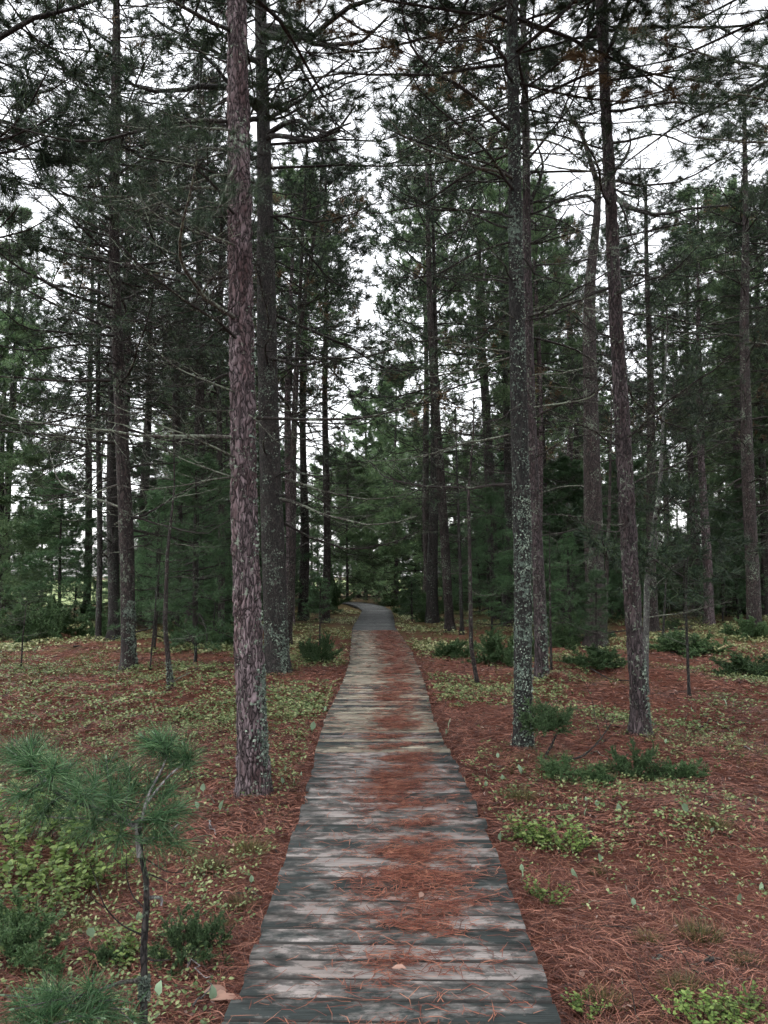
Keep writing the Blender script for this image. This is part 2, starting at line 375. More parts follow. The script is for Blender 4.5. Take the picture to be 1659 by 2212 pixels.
# ------------------------------------------------------------------ boardwalk
DK = np.array([(0.02, .6), (.02, 2.74), (.045, 3.5), (.04, 5.5), (-.02, 7.4), (-.05, 8.6), (-.01, 11.2), (-.01, 13.4), (-.07, 16.4), (-.22, 20.5), (-.30, 23),
               (-.28, 28), (-.30, 33), (-.62, 37), (-1.3, 40.5), (-2.6, 43.5), (-4.6, 46), (-8, 48.5), (-14, 51)])
def path_x(y): return np.interp(y, DK[:, 1], DK[:, 0])
def boardwalk():
    r = np.random.default_rng(3)
    seg = np.diff(DK, axis=0); L = np.hypot(seg[:, 0], seg[:, 1]); cum = np.concatenate([[0], np.cumsum(L)])
    mb = MB(); rnd = []; edge = []; nails = []
    s = 0.0
    while s < cum[-1] - .2:
        pw = .124 + r.uniform(-.004, .004)
        gap = .021 + r.uniform(-.005, .005)
        c = np.array([np.interp(s + pw / 2, cum, DK[:, 0]), np.interp(s + pw / 2, cum, DK[:, 1])])
        a_ = np.array([np.interp(s + pw / 2 + .5, cum, DK[:, k]) for k in (0, 1)]); b_ = np.array([np.interp(max(s + pw / 2 - .5, 0), cum, DK[:, k]) for k in (0, 1)])
        tg = a_ - b_; tg /= np.linalg.norm(tg)
        ang = math.atan2(-tg[0], tg[1]) * (.55 if c[1] < 36 else 1.0) - .012 + r.normal(0, .0035)
        ex = np.array([math.cos(ang), math.sin(ang)]); ey = np.array([-math.sin(ang), math.cos(ang)])
        half = .605 + r.normal(0, .005) + (.03 if c[1] > 15 else 0); sh = r.normal(0, .006)
        z0 = DECK_Z + r.normal(0, .0018); tilt = r.normal(0, .0022); ch = .006
        xs = np.linspace(-half, half, 7) + sh
        bend = r.normal(0, .0009, 7)
        V = []
        for k, x in enumerate(xs):
            for (v, dz) in ((-pw / 2, -.035), (-pw / 2, -ch), (-pw / 2 + ch, 0), (pw / 2 - ch, 0), (pw / 2, -ch), (pw / 2, -.035)):
                p = c + ex * x + ey * v
                V.append((p[0], p[1], z0 + dz + bend[k] + tilt * v / .07 * .6))
        fs = []
        for k in range(6):
            for q in (1, 2, 3):
                a0 = k * 6 + q; fs.append((a0, a0 + 6, a0 + 7, a0 + 1))
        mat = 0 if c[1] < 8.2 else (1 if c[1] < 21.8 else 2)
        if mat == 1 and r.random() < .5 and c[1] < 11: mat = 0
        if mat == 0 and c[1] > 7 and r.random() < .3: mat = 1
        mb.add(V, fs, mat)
        n0 = mb.n - 42
        mb.f.append((np.array([(n0 + k * 6 + q, n0 + k * 6 + q + 6, n0 + k * 6 + q + 7, n0 + k * 6 + q + 1) for k in range(6) for q in (0, 4)], np.int32), 3))  # long plank sides coloured dark, painting shade into the gaps
        mb.f.append((np.array([[n0 + 0, n0 + 1, n0 + 4, n0 + 5], [n0 + 1, n0 + 2, n0 + 3, n0 + 4], [n0 + 41, n0 + 40, n0 + 37, n0 + 36], [n0 + 40, n0 + 39, n0 + 38, n0 + 37]], np.int32), mat))
        if c[1] < 10: nails.append(c[1])
        q = r.random(); rnd += [q] * 42
        for x in xs: edge += [abs(x - .02) / .62] * 6
        s += pw + gap
    mb.att = {'rnd': rnd, 'edge': edge}
    root = thing('boardwalk', 'weathered grey plank boardwalk strewn with rust red pine needles, winding into the wood', 'boardwalk', (0, 0, 0))
    root['kind'] = 'structure'
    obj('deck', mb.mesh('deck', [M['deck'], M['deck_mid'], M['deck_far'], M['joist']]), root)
    nb = MB(); rn = np.random.default_rng(12)
    ang8 = np.arange(6) * PI / 3
    for yv in nails:
        for off in (-.5, 0.0, .5):
            for dv in (-.035, .035):
                cx_ = path_x(yv) + off + rn.normal(0, .008); cy_ = yv + dv + rn.normal(0, .006); q = .0052
                nb.add(np.stack([cx_ + q * np.cos(ang8), cy_ + q * np.sin(ang8), np.full(6, DECK_Z + .0035)], 1), [list(range(6))])
    no = obj('nail', nb.mesh('nail', [M['joist']]), root); no['kind'] = 'stuff'
    for off in (-.5, 0.0, .5):
        jb = MB(); P = []
        for k in range(len(DK)):
            P.append((DK[k, 0] + off, DK[k, 1]))
        for (x0, y0), (x1, y1) in zip(P[:-1], P[1:]):
            V = [(x + dx, y, z) for (x, y) in ((x0, y0), (x1, y1)) for dx in (-.02, .02) for z in (-.08, DECK_Z - .045)]
            jb.add(V, [(0, 1, 5, 4), (2, 6, 7, 3), (1, 3, 7, 5)])
        obj('joist', jb.mesh('joist', [M['joist']]), root)
    return root
boardwalk()

# ------------------------------------------------------------------ branch and crown prototypes
def curve(r, p0, d0, L, k, jit, lift=0.0, sag=0.0):
    pts = [np.array(p0, float)]; d = np.array(d0, float); d /= np.linalg.norm(d)
    for i in range(k):
        d = d + r.normal(0, jit, 3); d[2] += lift * (i / k) - sag * (1 - i / k)
        d /= np.linalg.norm(d)
        pts.append(pts[-1] + d * L / k)
    return np.array(pts)

def add_branch(mb, r, p0, d0, L, r0, live=0.0, n2=9, n3=3, tuft=12, nl=.13, nw=.006, mat_b=0, mat_n=1, lift=.18, sag=.10, sides=5, jit=.10, start=.22, spread=.75):
    """woody limb with side twigs and, where live, needle tufts on the twig ends"""
    main = curve(r, p0, d0, L, 9, jit, lift, sag)
    rad = r0 * np.linspace(1, .22, 10) ** .9
    mb.tube(main, rad, sides, mat_b)
    TP, TD = [], []
    def tuft_at(P, D): TP.append(P); TD.append(D)
    if r.random() < live: tuft_at(main[-1], main[-1] - main[-2])
    side = 1
    for q in range(n2):
        t = start + (1 - start) * (q + r.uniform(0, .9)) / n2
        i = min(int(t * 9), 8); fpos = main[i] + (main[i + 1] - main[i]) * (t * 9 - i)
        tg = main[i + 1] - main[i]; tg /= np.linalg.norm(tg)
        lat = np.cross(tg, [0, 0, 1]); lat /= np.linalg.norm(lat) + 1e-6
        side = -side
        d = tg * r.uniform(.5, .9) + lat * side * r.uniform(.45, 1) + np.array([0, 0, r.uniform(-.25, .4)])
        l2 = L * r.uniform(.22, .48) * (1.15 - t) + .10
        sec = curve(r, fpos, d, l2, 5, .16, lift * .9, .02)
        rr = r0 * (1 - .7 * t) * .5
        mb.tube(sec, np.maximum(rr * np.linspace(1, .3, 6), .0018), 3, mat_b)
        if r.random() < live:
            tuft_at(sec[-1], sec[-1] - sec[-2])
            if r.random() < .6: tuft_at(sec[-2], sec[-1] - sec[-2])
        for w in range(n3):
            tt = r.uniform(.25, .95); k = min(int(tt * 5), 4); pp = sec[k] + (sec[k + 1] - sec[k]) * (tt * 5 - k)
            tg2 = sec[k + 1] - sec[k]; tg2 /= np.linalg.norm(tg2)
            d3 = tg2 * .6 + r.normal(0, .6, 3) + np.array([0, 0, .15])
            l3 = l2 * r.uniform(.2, .5) + .05
            ter = curve(r, pp, d3, l3, 3, .2, .2, 0)
            mb.tube(ter, np.maximum(rr * .45 * np.linspace(1, .4, 4), .0014), 3, mat_b)
            if r.random() < live: tuft_at(ter[-1], ter[-1] - ter[-2])
    if TP: mb.needles(TP, TD, tuft, nl, nw, spread=spread, mat=mat_n, r=r)
    return main

def branch_proto(name, seed, live, mats, **kw):
    r = np.random.default_rng(seed); mb = MB()
    add_branch(mb, r, (0, 0, 0), (1, 0, r.uniform(-.1, .2)), 2.0, kw.pop('r0', .018), live, **kw)
    return mb.mesh(name, mats)

DEAD = [branch_proto('dead_branch', 100 + k, 0, [M['bark_twig']], n2=int(9 + k % 4), n3=4, sag=.05 + .05 * (k % 3), lift=.12 + .1 * (k % 2), jit=.13) for k in range(8)]
DEADP = [branch_proto('lichen_branch', 120 + k, 0, [M['bark_pale']], n2=8, n3=3, sag=.08, lift=.15, jit=.10) for k in range(4)]
BARE = [branch_proto('bare_limb', 140 + k, 0, [M['bark_dark']], n2=7, n3=3, sag=.04, lift=.16, jit=.12, r0=.032) for k in range(3)]
SPARSE = [branch_proto('thin_branch', 160 + k, .45, [M['bark_twig'], M['needle']], n2=9, n3=3, tuft=14, nl=.14, nw=.010, jit=.12) for k in range(5)]
LIVE = [branch_proto('leafy_branch', 180 + k, 1.0, [M['bark_twig'], M['needle']], n2=11, n3=3, tuft=20, nl=.15, nw=.009, jit=.10, start=.35) for k in range(6)]
NEAR = [branch_proto('near_branch', 200 + k, .8, [M['bark_pale'], M['needle']], n2=10, n3=2, tuft=60, nl=.15, nw=.004, jit=.11, start=.3) for k in range(3)]
STUB = []
for k in range(4):
    r_ = np.random.default_rng(220 + k); mb = MB()
    mb.tube(curve(r_, (0, 0, 0), (1, 0, .1), 2.0, 5, .12, .1, 0), .16 * np.linspace(1, .55, 6), 6)
    STUB.append(mb.mesh('stub', [M['bark_twig']]))

def crown_proto(seed, H, Rad, nb, live, mats, tuft=13, nl=.17, nw=.016, brown=.04, n2=9, n3=2, rise=.35, top=.25, dead_low=0):
    """crown from z=0 (first live whorl) to z=H, uneven whorls of limbs"""
    r = np.random.default_rng(seed); mb = MB()
    for k in range(nb):
        t = (k + r.uniform(0, 1)) / nb
        t = t ** .85
        z = H * t
        prof = Rad * ((1 - t) ** .7 * .85 + top) * r.uniform(.55, 1.2)
        az = k * 2.4 + r.normal(0, .5)
        up = -.12 + rise * 2 * t + r.normal(0, .15)
        d = (math.cos(az), math.sin(az), up)
        mn = 1 if r.random() > brown else 2
        lv = live * (1 if t > .12 else .5)
        add_branch(mb, r, (0, 0, z), d, prof, .010 + .012 * prof / Rad, lv, n2=n2, n3=n3, tuft=tuft, nl=nl, nw=nw, mat_n=mn, sides=4, lift=.2, sag=.06, start=.25)
    for k in range(4):
        mb.needles([(0, 0, H + .1 * k)], [(0, 0, 1)], 20, nl, nw, mat=1, r=r)
    mb.tube([(0, 0, 0), (.05, .02, H * .5), (0, .04, H)], [.05, .035, .012], 6, 0)
    for k in range(dead_low):
        z = -r.uniform(0.2, H * .75); az = r.uniform(0, 2 * PI)
        add_branch(mb, r, (0, 0, z), (math.cos(az), math.sin(az), r.uniform(-.2, .2)), Rad * r.uniform(.4, .9), .012, 0, n2=7, n3=2, sides=3)
    return mb.mesh('crown', mats)

CM = [M['bark_twig'], M['needle'], M['needle_brown']]
CB = [M['bark_twig'], M['needle_lit'], M['needle_brown']]
CS = [M['bark_twig'], M['needle_soft'], M['needle_brown']]
CROWN = [crown_proto(300 + k, 7.5, 2.3, 78, .95, CM, brown=.02 + .02 * (k % 3)) for k in range(5)]
CROWN_THIN = [crown_proto(320 + k, 7.5, 2.2, 62, .75, CM, brown=.06) for k in range(3)]
CROWN_LIT = [crown_proto(340 + k, 8.0, 2.6, 60, 1.0, CB, nl=.2, nw=.022, n3=3, brown=.04) for k in range(3)]
CROWN_FAR = [crown_proto(360 + k, 8.0, 2.4, 46, 1.0, CM, tuft=10, nl=.24, nw=.03, n2=8, n3=2, brown=.03, dead_low=10) for k in range(4)]
CROWN_NEAR = [crown_proto(420 + k, 7.5, 2.3, 50, .9, CM, tuft=64, nl=.15, nw=.006, brown=.015, n3=3) for k in range(2)]
NEARD = [branch_proto('tufted_branch', 440 + k, .85, [M['bark_twig'], M['needle']], n2=10, n3=2, tuft=70, nl=.15, nw=.0048, jit=.11, start=.3) for k in range(4)]
SAP = [crown_proto(380 + k, 3.0, .95, 34, 1.0, CS, tuft=16, nl=.13, nw=.008, n2=8, n3=2, rise=.3, top=.12, brown=.0) for k in range(5)]
WHITE = [crown_proto(400 + k, 8.0, 2.9, 60, 1.0, CB if k > 1 else CS, tuft=14, nl=.2, nw=.022, n2=12, n3=3, rise=.16, top=.15, brown=.0) for k in range(4)]

# ------------------------------------------------------------------ trees
def trunk_mesh(cx, cy, rz, H, nz, sides, mats, seed, disp=0.0, flare=.45, zmax_fine=None):
    """cx, cy, rz: functions of z -> centre and radius (local metres)"""
    r = np.random.default_rng(seed)
    if zmax_fine:
        z = np.concatenate([np.linspace(-.12, zmax_fine, nz), np.linspace(zmax_fine, H, 14)[1:]])
    else:
        z = -.12 + (H + .12) * np.linspace(0, 1, nz) ** 1.25
    a = np.arange(sides) * 2 * PI / sides
    ph = r.uniform(0, 6.28, 4)
    Rr = rz(z)
    lob = 1 + .30 * np.sin(a * 3 + ph[0]) + .22 * np.sin(a * 5 + ph[1])
    fl = flare * np.exp(-np.maximum(z, 0) / (.9 * Rr[0] + .05))
    rad = Rr[:, None] * (1 + fl[:, None] * lob[None, :]) * (1 + .03 * np.sin(a[None] * 2 + z[:, None] * 1.3 + ph[2]))
    if disp > 0:
        D = np.zeros_like(rad)
        for i, zz in enumerate(z):
            if zmax_fine and zz > zmax_fine: break
            for j in range(sides):
                rr = Rr[i]
                p = Vector((math.cos(a[j]) * rr, math.sin(a[j]) * rr, zz * .33))
                w = mnoise.noise_vector(p * 9) * .035
                dist, pt = mnoise.voronoi((p + w) * 25)
                e = min((dist[1] - dist[0]) * 2.0, 1.0)
                h = (mnoise.cell((pt[0]) * 7.3) * .5 + .5) if False else (math.sin(pt[0].x * 91 + pt[0].y * 57 + pt[0].z * 73) * .5 + .5)
                D[i, j] = (e ** .6) * (.45 + .75 * h) - .6 + .35 * mnoise.noise(p * 60)
        rad = rad + D * disp
    X = cx(z)[:, None] + rad * np.cos(a); Y = cy(z)[:, None] + rad * np.sin(a)
    V = np.stack([X, Y, np.repeat(z[:, None], sides, 1)], -1).reshape(-1, 3)
    k = len(z); i = np.arange(k - 1)[:, None] * sides; j = np.arange(sides)[None]; jn = (j + 1) % sides
    q = np.stack([i + j, i + jn, i + sides + jn, i + sides + j], -1).reshape(-1, 4)
    mb = MB(); mb.add(V, q)
    return mb.mesh('trunk', mats, True)

def frame_to(p, d, L, roll=0.0, unit=2.0, thick=1.0):
    """matrix mapping a +X prototype of length `unit` onto p + d*L"""
    d = Vector(d).normalized(); up = Vector((0, 0, 1))
    y = up.cross(d)
    if y.length < 1e-3: y = Vector((0, 1, 0))
    y.normalize(); z = d.cross(y)
    m = Matrix((d, y, z)).transposed().to_4x4()
    s = L / unit
    return Matrix.Translation(Vector(p)) @ m @ Matrix.Rotation(roll, 4, 'X') @ Matrix.Diagonal((s, s * thick, s * thick, 1))

class Tree:
    pass

TREES = []
def pine(label, pts, Y=None, dia=.2, H=14.5, bark='bark_red', name='pine_tree', cat='pine tree', group=None, crown=None, crown_z=None, crown_s=1.18, seed=0,
         dead=(10, 1.5, 6.0), sparse=(0, 3, 6), livebr=(0, 4, 7), blen=1.6, wob=.04, sides=18, nz=40, disp=0.0, fine=None, flare=.45, ref_z=1.3, azbias=None, pale=.2):
    """pts: pixel polyline up the trunk; first point is the foot"""
    T = Tree(); r = np.random.default_rng(1000 + seed)
    if Y is None:
        base = ground(*pts[0])
    else:
        base = at(pts[0][0], 1237, Y); base[2] = float(gz(base[0], base[1]))
    Yd = base[1]
    P = [np.array([base[0], base[1], base[2]])]
    for (px, py) in pts[1:]:
        P.append(at(px, py, Yd))
    P = np.array(P) - base
    zz = P[:, 2]; xx = P[:, 0]
    # continue past the last picked point with the last slope (damped)
    if zz[-1] < H:
        sl = (xx[-1] - xx[0]) / max(zz[-1] - zz[0], .5)
        zz = np.append(zz, H); xx = np.append(xx, xx[-1] + sl * (H - zz[-2]) * .7)
    ph = r.uniform(0, 6.28, 2); yl = r.normal(0, .012)
    cx = lambda z: np.interp(z, zz, xx) + wob * np.sin(np.asarray(z) * .55 + ph[0]) * np.clip(np.asarray(z) / 2, 0, 1)
    cy = lambda z: yl * np.asarray(z) + wob * np.sin(np.asarray(z) * .47 + ph[1]) * np.clip(np.asarray(z) / 2, 0, 1)
    R0 = dia / 2
    rz = lambda z: R0 * np.clip(1 - .86 * (np.maximum(np.asarray(z), 0) / H) ** 1.7, .08, 1)
    root = thing(name, label, cat, base, 0, group)
    me = trunk_mesh(cx, cy, rz, H, nz, sides, [M[bark]], seed, disp, flare, fine)
    T.trunk = obj('trunk', me, root)
    T.root = root; T.cx = cx; T.cy = cy; T.rz = rz; T.base = base; T.H = H; T.Y = Yd; T.r = r
    def put(pool, n, z0, z1, lmul, thick=1.0):
        for k in range(n):
            z = z0 + (z1 - z0) * (k + r.uniform(0, 1)) / n
            az = r.uniform(0, 2 * PI)
            if azbias is not None and r.random() < .6: az = azbias + r.normal(0, .7)
            d = (math.cos(az), math.sin(az), r.uniform(-.25, .3))
            L = blen * lmul * r.uniform(.45, 1.15)
            pl = pool
            if pool is DEAD and r.random() < pale: pl = DEADP
            me = pl[int(r.integers(len(pl)))]
            p = (float(cx(z)) + d[0] * float(rz(z)) * .6, float(cy(z)) + d[1] * float(rz(z)) * .6, z)
            obj('branch', me, root, mat4=frame_to(p, d, L, r.uniform(-.4, .4), thick=thick))
    put(DEAD, int(dead[0] * 1.5), dead[1], dead[2], 1.1); put(SPARSE, int(sparse[0] * 1.8), sparse[1], sparse[2], 1.25); put(LIVE, *livebr, 1.2)
    if crown is not None:
        z0 = crown_z if crown_z is not None else H * .45
        s = (H - z0) / (7.5 if crown in (CROWN, CROWN_THIN, CROWN_NEAR) else 8.0)
        cm = crown[int(r.integers(len(crown)))]
        mx = Matrix.Translation((float(cx(z0)), float(cy(z0)), z0)) @ Matrix.Rotation(r.uniform(0, 6.28), 4, 'Z') @ Matrix.Diagonal((crown_s, crown_s, s, 1))
        # follow the lean
        lean = (float(cx(H)) - float(cx(z0))) / (H - z0)
        sh = Matrix.Identity(4); sh[0][2] = lean
        mx = Matrix.Translation((float(cx(z0)), float(cy(z0)), z0)) @ sh @ Matrix.Rotation(r.uniform(0, 6.28), 4, 'Z') @ Matrix.Diagonal((crown_s, crown_s, s, 1))
        obj('crown', cm, root, mat4=mx)
    TREES.append((base[0], base[1]))
    return T

def limb(T, p0, p1, Y1, pool, thick=1.0, k=None, name='branch'):
    """one chosen branch: leaves the trunk where the photo pixel p0 is, ends near pixel p1 at depth Y1"""
    a = at(p0[0], p0[1], T.Y) - T.base
    z = a[2]; a = np.array([float(T.cx(z)), float(T.cy(z)), z])
    b = at(p1[0], p1[1], Y1) - T.base
    d = b - a; L = float(np.linalg.norm(d))
    me = pool[(k if k is not None else int(T.r.integers(len(pool)))) % len(pool)]
    return obj(name, me, T.root, mat4=frame_to(a, d, L, float(T.r.uniform(-.5, .5)), thick=thick))

def lichen(T, n, z0, z1, az0, azs, size, seed):
    """small leafy lichen flakes standing off the bark"""
    r = np.random.default_rng(seed); mb = MB()
    nc = max(n // 7, 1)
    zc = r.uniform(z0, z1, nc); ac = az0 + r.normal(0, azs, nc)
    zc = np.repeat(zc, 7); ac = np.repeat(ac, 7)
    z = zc + r.normal(0, .03, len(zc)); rad = T.rz(z) * (1 + .30 * np.exp(-np.maximum(z, 0) / .15))
    a = ac + r.normal(0, .03, len(zc)) / np.maximum(rad, .03)
    z = np.clip(z, z0, z1)
    nrm = np.stack([np.cos(a), np.sin(a), np.zeros_like(a)], 1)
    c = np.stack([T.cx(z), T.cy(z), z], 1) + nrm * (rad[:, None] * 1.01 + .006)
    nn = nrm + r.normal(0, .55, nrm.shape); nn /= np.linalg.norm(nn, axis=1)[:, None]
    u = np.cross(nn, r.normal(size=nn.shape)); u /= np.linalg.norm(u, axis=1)[:, None]; w = np.cross(nn, u)
    s = size * r.uniform(.4, 1.3, (len(z), 1))
    ang = np.arange(5) * 2 * PI / 5
    V = c[:, None, :] + s[:, None] * r.uniform(.6, 1.1, (len(z), 5, 1)) * (np.cos(ang)[None, :, None] * u[:, None] + np.sin(ang)[None, :, None] * w[:, None])
    mb.add(V.reshape(-1, 3), np.arange(len(z) * 5).reshape(-1, 5))
    o = obj('lichen', mb.mesh('lichen', [M['lichen']]), T.trunk)
    o['kind'] = 'stuff'
    return o

# --- near and middle trees, each from its own foot in the photograph
A = pine('thick pine with flaking pinkish grey bark, closest to the boardwalk on its west side', [(549, 1716), (532, 1100), (524, 700), (511, 0)], dia=.226, H=12.5, bark='bark_red', seed=1,
         crown=CROWN_NEAR, crown_z=6.4, dead=(8, 2.2, 6.3), sparse=(3, 4.6, 6.3), blen=1.5, sides=64, disp=.017, fine=6.6, nz=460, flare=.42, wob=.015, azbias=PI)
A.root['label'] = 'thick pine with flaking pinkish grey bark standing alone close beside the boardwalk'
lichen(A, 900, -.02, 1.0, -.35, .32, .012, 5); lichen(A, 260, 1.0, 3.9, -.2, .25, .012, 6)
for p0, p1, Y1, th, pl in [((520, 697), (5, 352), 4.2, 1.1, DEADP), ((515, 543), (330, 425), 4.9, 1.0, DEADP), ((525, 888), (402, 884), 5.7, 1.0, DEADP), ((525, 1000), (240, 885), 5.0, .8, DEADP),
                           ((528, 1042), (285, 990), 5.2, .8, DEADP), ((522, 857), (290, 800), 5.2, .9, DEADP), ((540, 1070), (420, 1066), 5.8, .6, DEADP), ((545, 890), (600, 915), 5.7, .9, DEADP),
                           ((508, 385), (250, 365), 5.0, 1.0, NEAR), ((506, 300), (300, 215), 4.8, 1.0, NEAR), ((512, 430), (180, 300), 4.7, 1.0, NEAR), ((505, 330), (420, 290), 4.9, 1.0, NEAR), ((505, 360), (500, 440), 4.9, .9, NEAR)]:
    limb(A, p0, p1, Y1, pl, th)
for z_, az_ in ((1.05, -2.2), (1.95, -1.75), (2.75, -1.4), (3.3, -2.0), (1.5, -.9), (3.75, -1.6), (4.4, -1.2)):
    rr_ = float(A.rz(z_)); obj('stub', STUB[int(z_ * 7) % 4], A.trunk, mat4=frame_to((float(A.cx(z_)) + math.cos(az_) * rr_ * .9, float(A.cy(z_)) + math.sin(az_) * rr_ * .9, z_), (math.cos(az_), math.sin(az_), .2), .07))

B = pine('massive dark trunk crusted with lichen, just behind the flaking pinkish pine', [(598, 1455), (588, 1100), (576, 700), (556, 0)], dia=.41, H=16, bark='bark_dark', seed=2, crown=CROWN_NEAR, crown_z=10.5,
         dead=(14, 2.5, 11), sparse=(10, 5, 11), blen=2.6, sides=30, nz=90, flare=.35, wob=.02, azbias=-.3)
lichen(B, 900, -.02, .9, -1.2, .8, .02, 8); lichen(B, 350, .9, 5, -1.2, .7, .015, 9)
for p0, p1, Y1, th in [((562, 45), (835, -5), 12, 1.6), ((562, 50), (800, 172), 11.5, 1.5), ((565, 185), (650, 140), 12.5, 1.3), ((565, 245), (745, 210), 12, 1.2), ((566, 292), (760, 195), 11.6, 1.4), ((566, 288), (790, 270), 12, 1.4),
                       ((556, 232), (270, 118), 11.5, 1.7), ((556, 225), (395, 60), 11.5, 1.5), ((556, 245), (330, 235), 12, 1.4), ((556, 130), (420, 30), 12, 1.3), ((556, 120), (300, 20), 11.5, 1.4), ((580, 775), (705, 735), 12, 1.4), ((590, 1080), (640, 1060), 12.5, 1.3), ((585, 1035), (745, 1015), 12, .9), ((585, 960), (720, 940), 12.2, .8)]:
    limb(B, p0, p1, Y1, BARE, th)

C_ = pine('slim reddish leaning trunk between the massive lichen trunk and the boardwalk', [(622, 1398), (636, 1000), (648, 750), (690, 430)], dia=.17, H=13, bark='bark_mid', seed=3, crown=CROWN_THIN, crown_z=6.5, dead=(18, 2, 8), sparse=(10, 4, 9), livebr=(4, 5, 9), blen=2.0)
D_ = pine('tall straight twin-stemmed pine rising behind the little brush-topped sapling', [(704, 1345), (704, 900), (705, 700), (703, 400)], dia=.27, H=17, bark='bark_mid', seed=4, crown=CROWN, crown_s=1.5, crown_z=7.2, dead=(16, 2.5, 7.5), sparse=(8, 4, 8), blen=1.9)
E_ = pine('straight brown trunk with blue green lichen at its foot, left of the flaking pine', [(279, 1448), (262, 1000), (254, 600), (250, 0)], dia=.255, H=14, bark='bark_mid', seed=5, crown=CROWN_THIN, crown_z=8.5, dead=(30, 2, 9.5), sparse=(15, 4, 10), livebr=(5, 5.5, 10), blen=2.6, sides=24, nz=70)
E_.root['label'] = 'straight brown trunk with blue green lichen at its foot, beside a forked dead stem'
lichen(E_, 500, 0, 1.2, -.7, .5, .022, 10)
F_ = pine('dark thick trunk standing half hidden behind the brown trunk with lichened foot', [(246, 1384), (244, 1000), (243, 600)], dia=.3, H=16, bark='bark_dark', seed=6, crown=CROWN_THIN, crown_z=9, dead=(22, 2.5, 10), sparse=(13, 4.5, 11), livebr=(6, 6, 11), blen=2.7)
G_ = pine('grey brown trunk at the edge of the pale meadow, third from the photo edge', [(187, 1326), (192, 1000), (198, 600)], dia=.31, H=18, bark='bark_mid', seed=7, crown=CROWN_THIN, crown_z=8, dead=(20, 2.5, 10), sparse=(12, 5, 12), livebr=(6, 6, 12), blen=2.8)
G_.root['label'] = 'grey brown trunk against the pale strip of meadow'
G2 = pine('narrow dark trunk between the meadow-edge trunk and the thick dark one', [(212, 1387), (211, 1100), (205, 700)], dia=.15, H=11, bark='bark_dark', seed=8, crown=CROWN_THIN, crown_z=6, dead=(18, 2, 8), sparse=(8, 4, 9), blen=2)
H_ = pine('reddish straight pine behind the forked dead stem', [(384, 1342), (383, 1000), (381, 550)], dia=.33, H=18, bark='bark_mid', seed=9, crown=CROWN, crown_z=8.5, dead=(22, 2.5, 9), sparse=(12, 5, 12), livebr=(6, 6, 11), blen=2.6)
J_ = pine('slender straight trunk midway between the forked dead stem and the flaking pine', [(477, 1392), (476, 900), (476, 500)], dia=.165, H=12, bark='bark_mid', seed=10, crown=CROWN, crown_z=6.5, crown_s=1.0, dead=(22, 2, 8), sparse=(10, 4, 9), blen=2.1)
R1 = pine('dark slim trunk covered in grey green lichen, rising behind the small mushroom-shaped juniper', [(1129, 1616), (1127, 1250), (1117, 800), (1110, 400), (1100, 0)], dia=.185, H=12, bark='bark_lichen', seed=11, crown=CROWN_NEAR, crown_z=6.8, dead=(10, 2.6, 6.7), sparse=(3, 4.5, 6.7), blen=1.6,
          sides=36, nz=200, fine=8, disp=.008, flare=.28, wob=.012, azbias=PI)
lichen(R1, 1700, 0, 2.6, -1.4, .85, .0095, 12); lichen(R1, 900, 2.6, 7, -1.4, .85, .010, 13)
for p0, p1, Y1, th, pl in [((1100, 75), (990, -10), 6.6, 1.2, DEAD), ((1102, 195), (855, -10), 6.0, 1.1, DEAD), ((1105, 298), (815, 95), 5.9, 1.2, DEAD), ((1108, 400), (815, 310), 6.3, 1.1, DEADP), ((1112, 620), (960, 560), 6.6, .9, DEAD),
                           ((1115, 930), (1010, 900), 7.1, .8, DEADP), ((1115, 480), (880, 500), 6.5, .9, DEAD), ((1112, 700), (1010, 640), 7, .9, DEADP), ((1125, 1060), (1060, 1040), 7.2, .9, DEAD)]:
    limb(R1, p0, p1, Y1, pl, th)
R2 = pine('pink barked pine pressed close behind the lichen covered trunk', [(1170, 1465), (1157, 1100), (1150, 700), (1138, 300), (1128, 0)], dia=.2, H=14.5, bark='bark_mauve', seed=12, crown=CROWN, crown_z=8, dead=(16, 3, 9), sparse=(5, 5, 9), blen=1.9, sides=28, nz=110, disp=.008, fine=10, azbias=0)
lichen(R2, 250, 0, 1.0, -.8, .5, .02, 14)
for p0, p1, Y1, th, pl in [((1150, 435), (1230, 308), 12.3, 2.2, BARE), ((1150, 430), (1262, 415), 12, 1.5, BARE), ((1150, 520), (1255, 480), 11.8, 1.3, BARE), ((1160, 1067), (1198, 1052), 12.2, 2.2, BARE), ((1160, 1130), (1190, 1120), 12.2, 2.2, BARE), ((1150, 600), (1290, 570), 11.8, 1.0, DEADP), ((1152, 700), (1260, 660), 11.6, 1.0, DEADP)]:
    limb(R2, p0, p1, Y1, pl, th)
R3 = pine('leaning pine with scaly mauve brown bark, alone on the needle carpet', [(1385, 1585), (1367, 1300), (1348, 1000), (1328, 700), (1308, 300), (1292, 0)], dia=.18, H=11.5, bark='bark_mauve', seed=13, crown=CROWN_NEAR, crown_z=7.2, dead=(11, 2.2, 7), sparse=(4, 4.5, 7.2), blen=1.5,
          sides=48, nz=330, fine=8, disp=.013, flare=.6, wob=.012)
lichen(R3, 420, -.02, .8, -.3, .5, .014, 15)
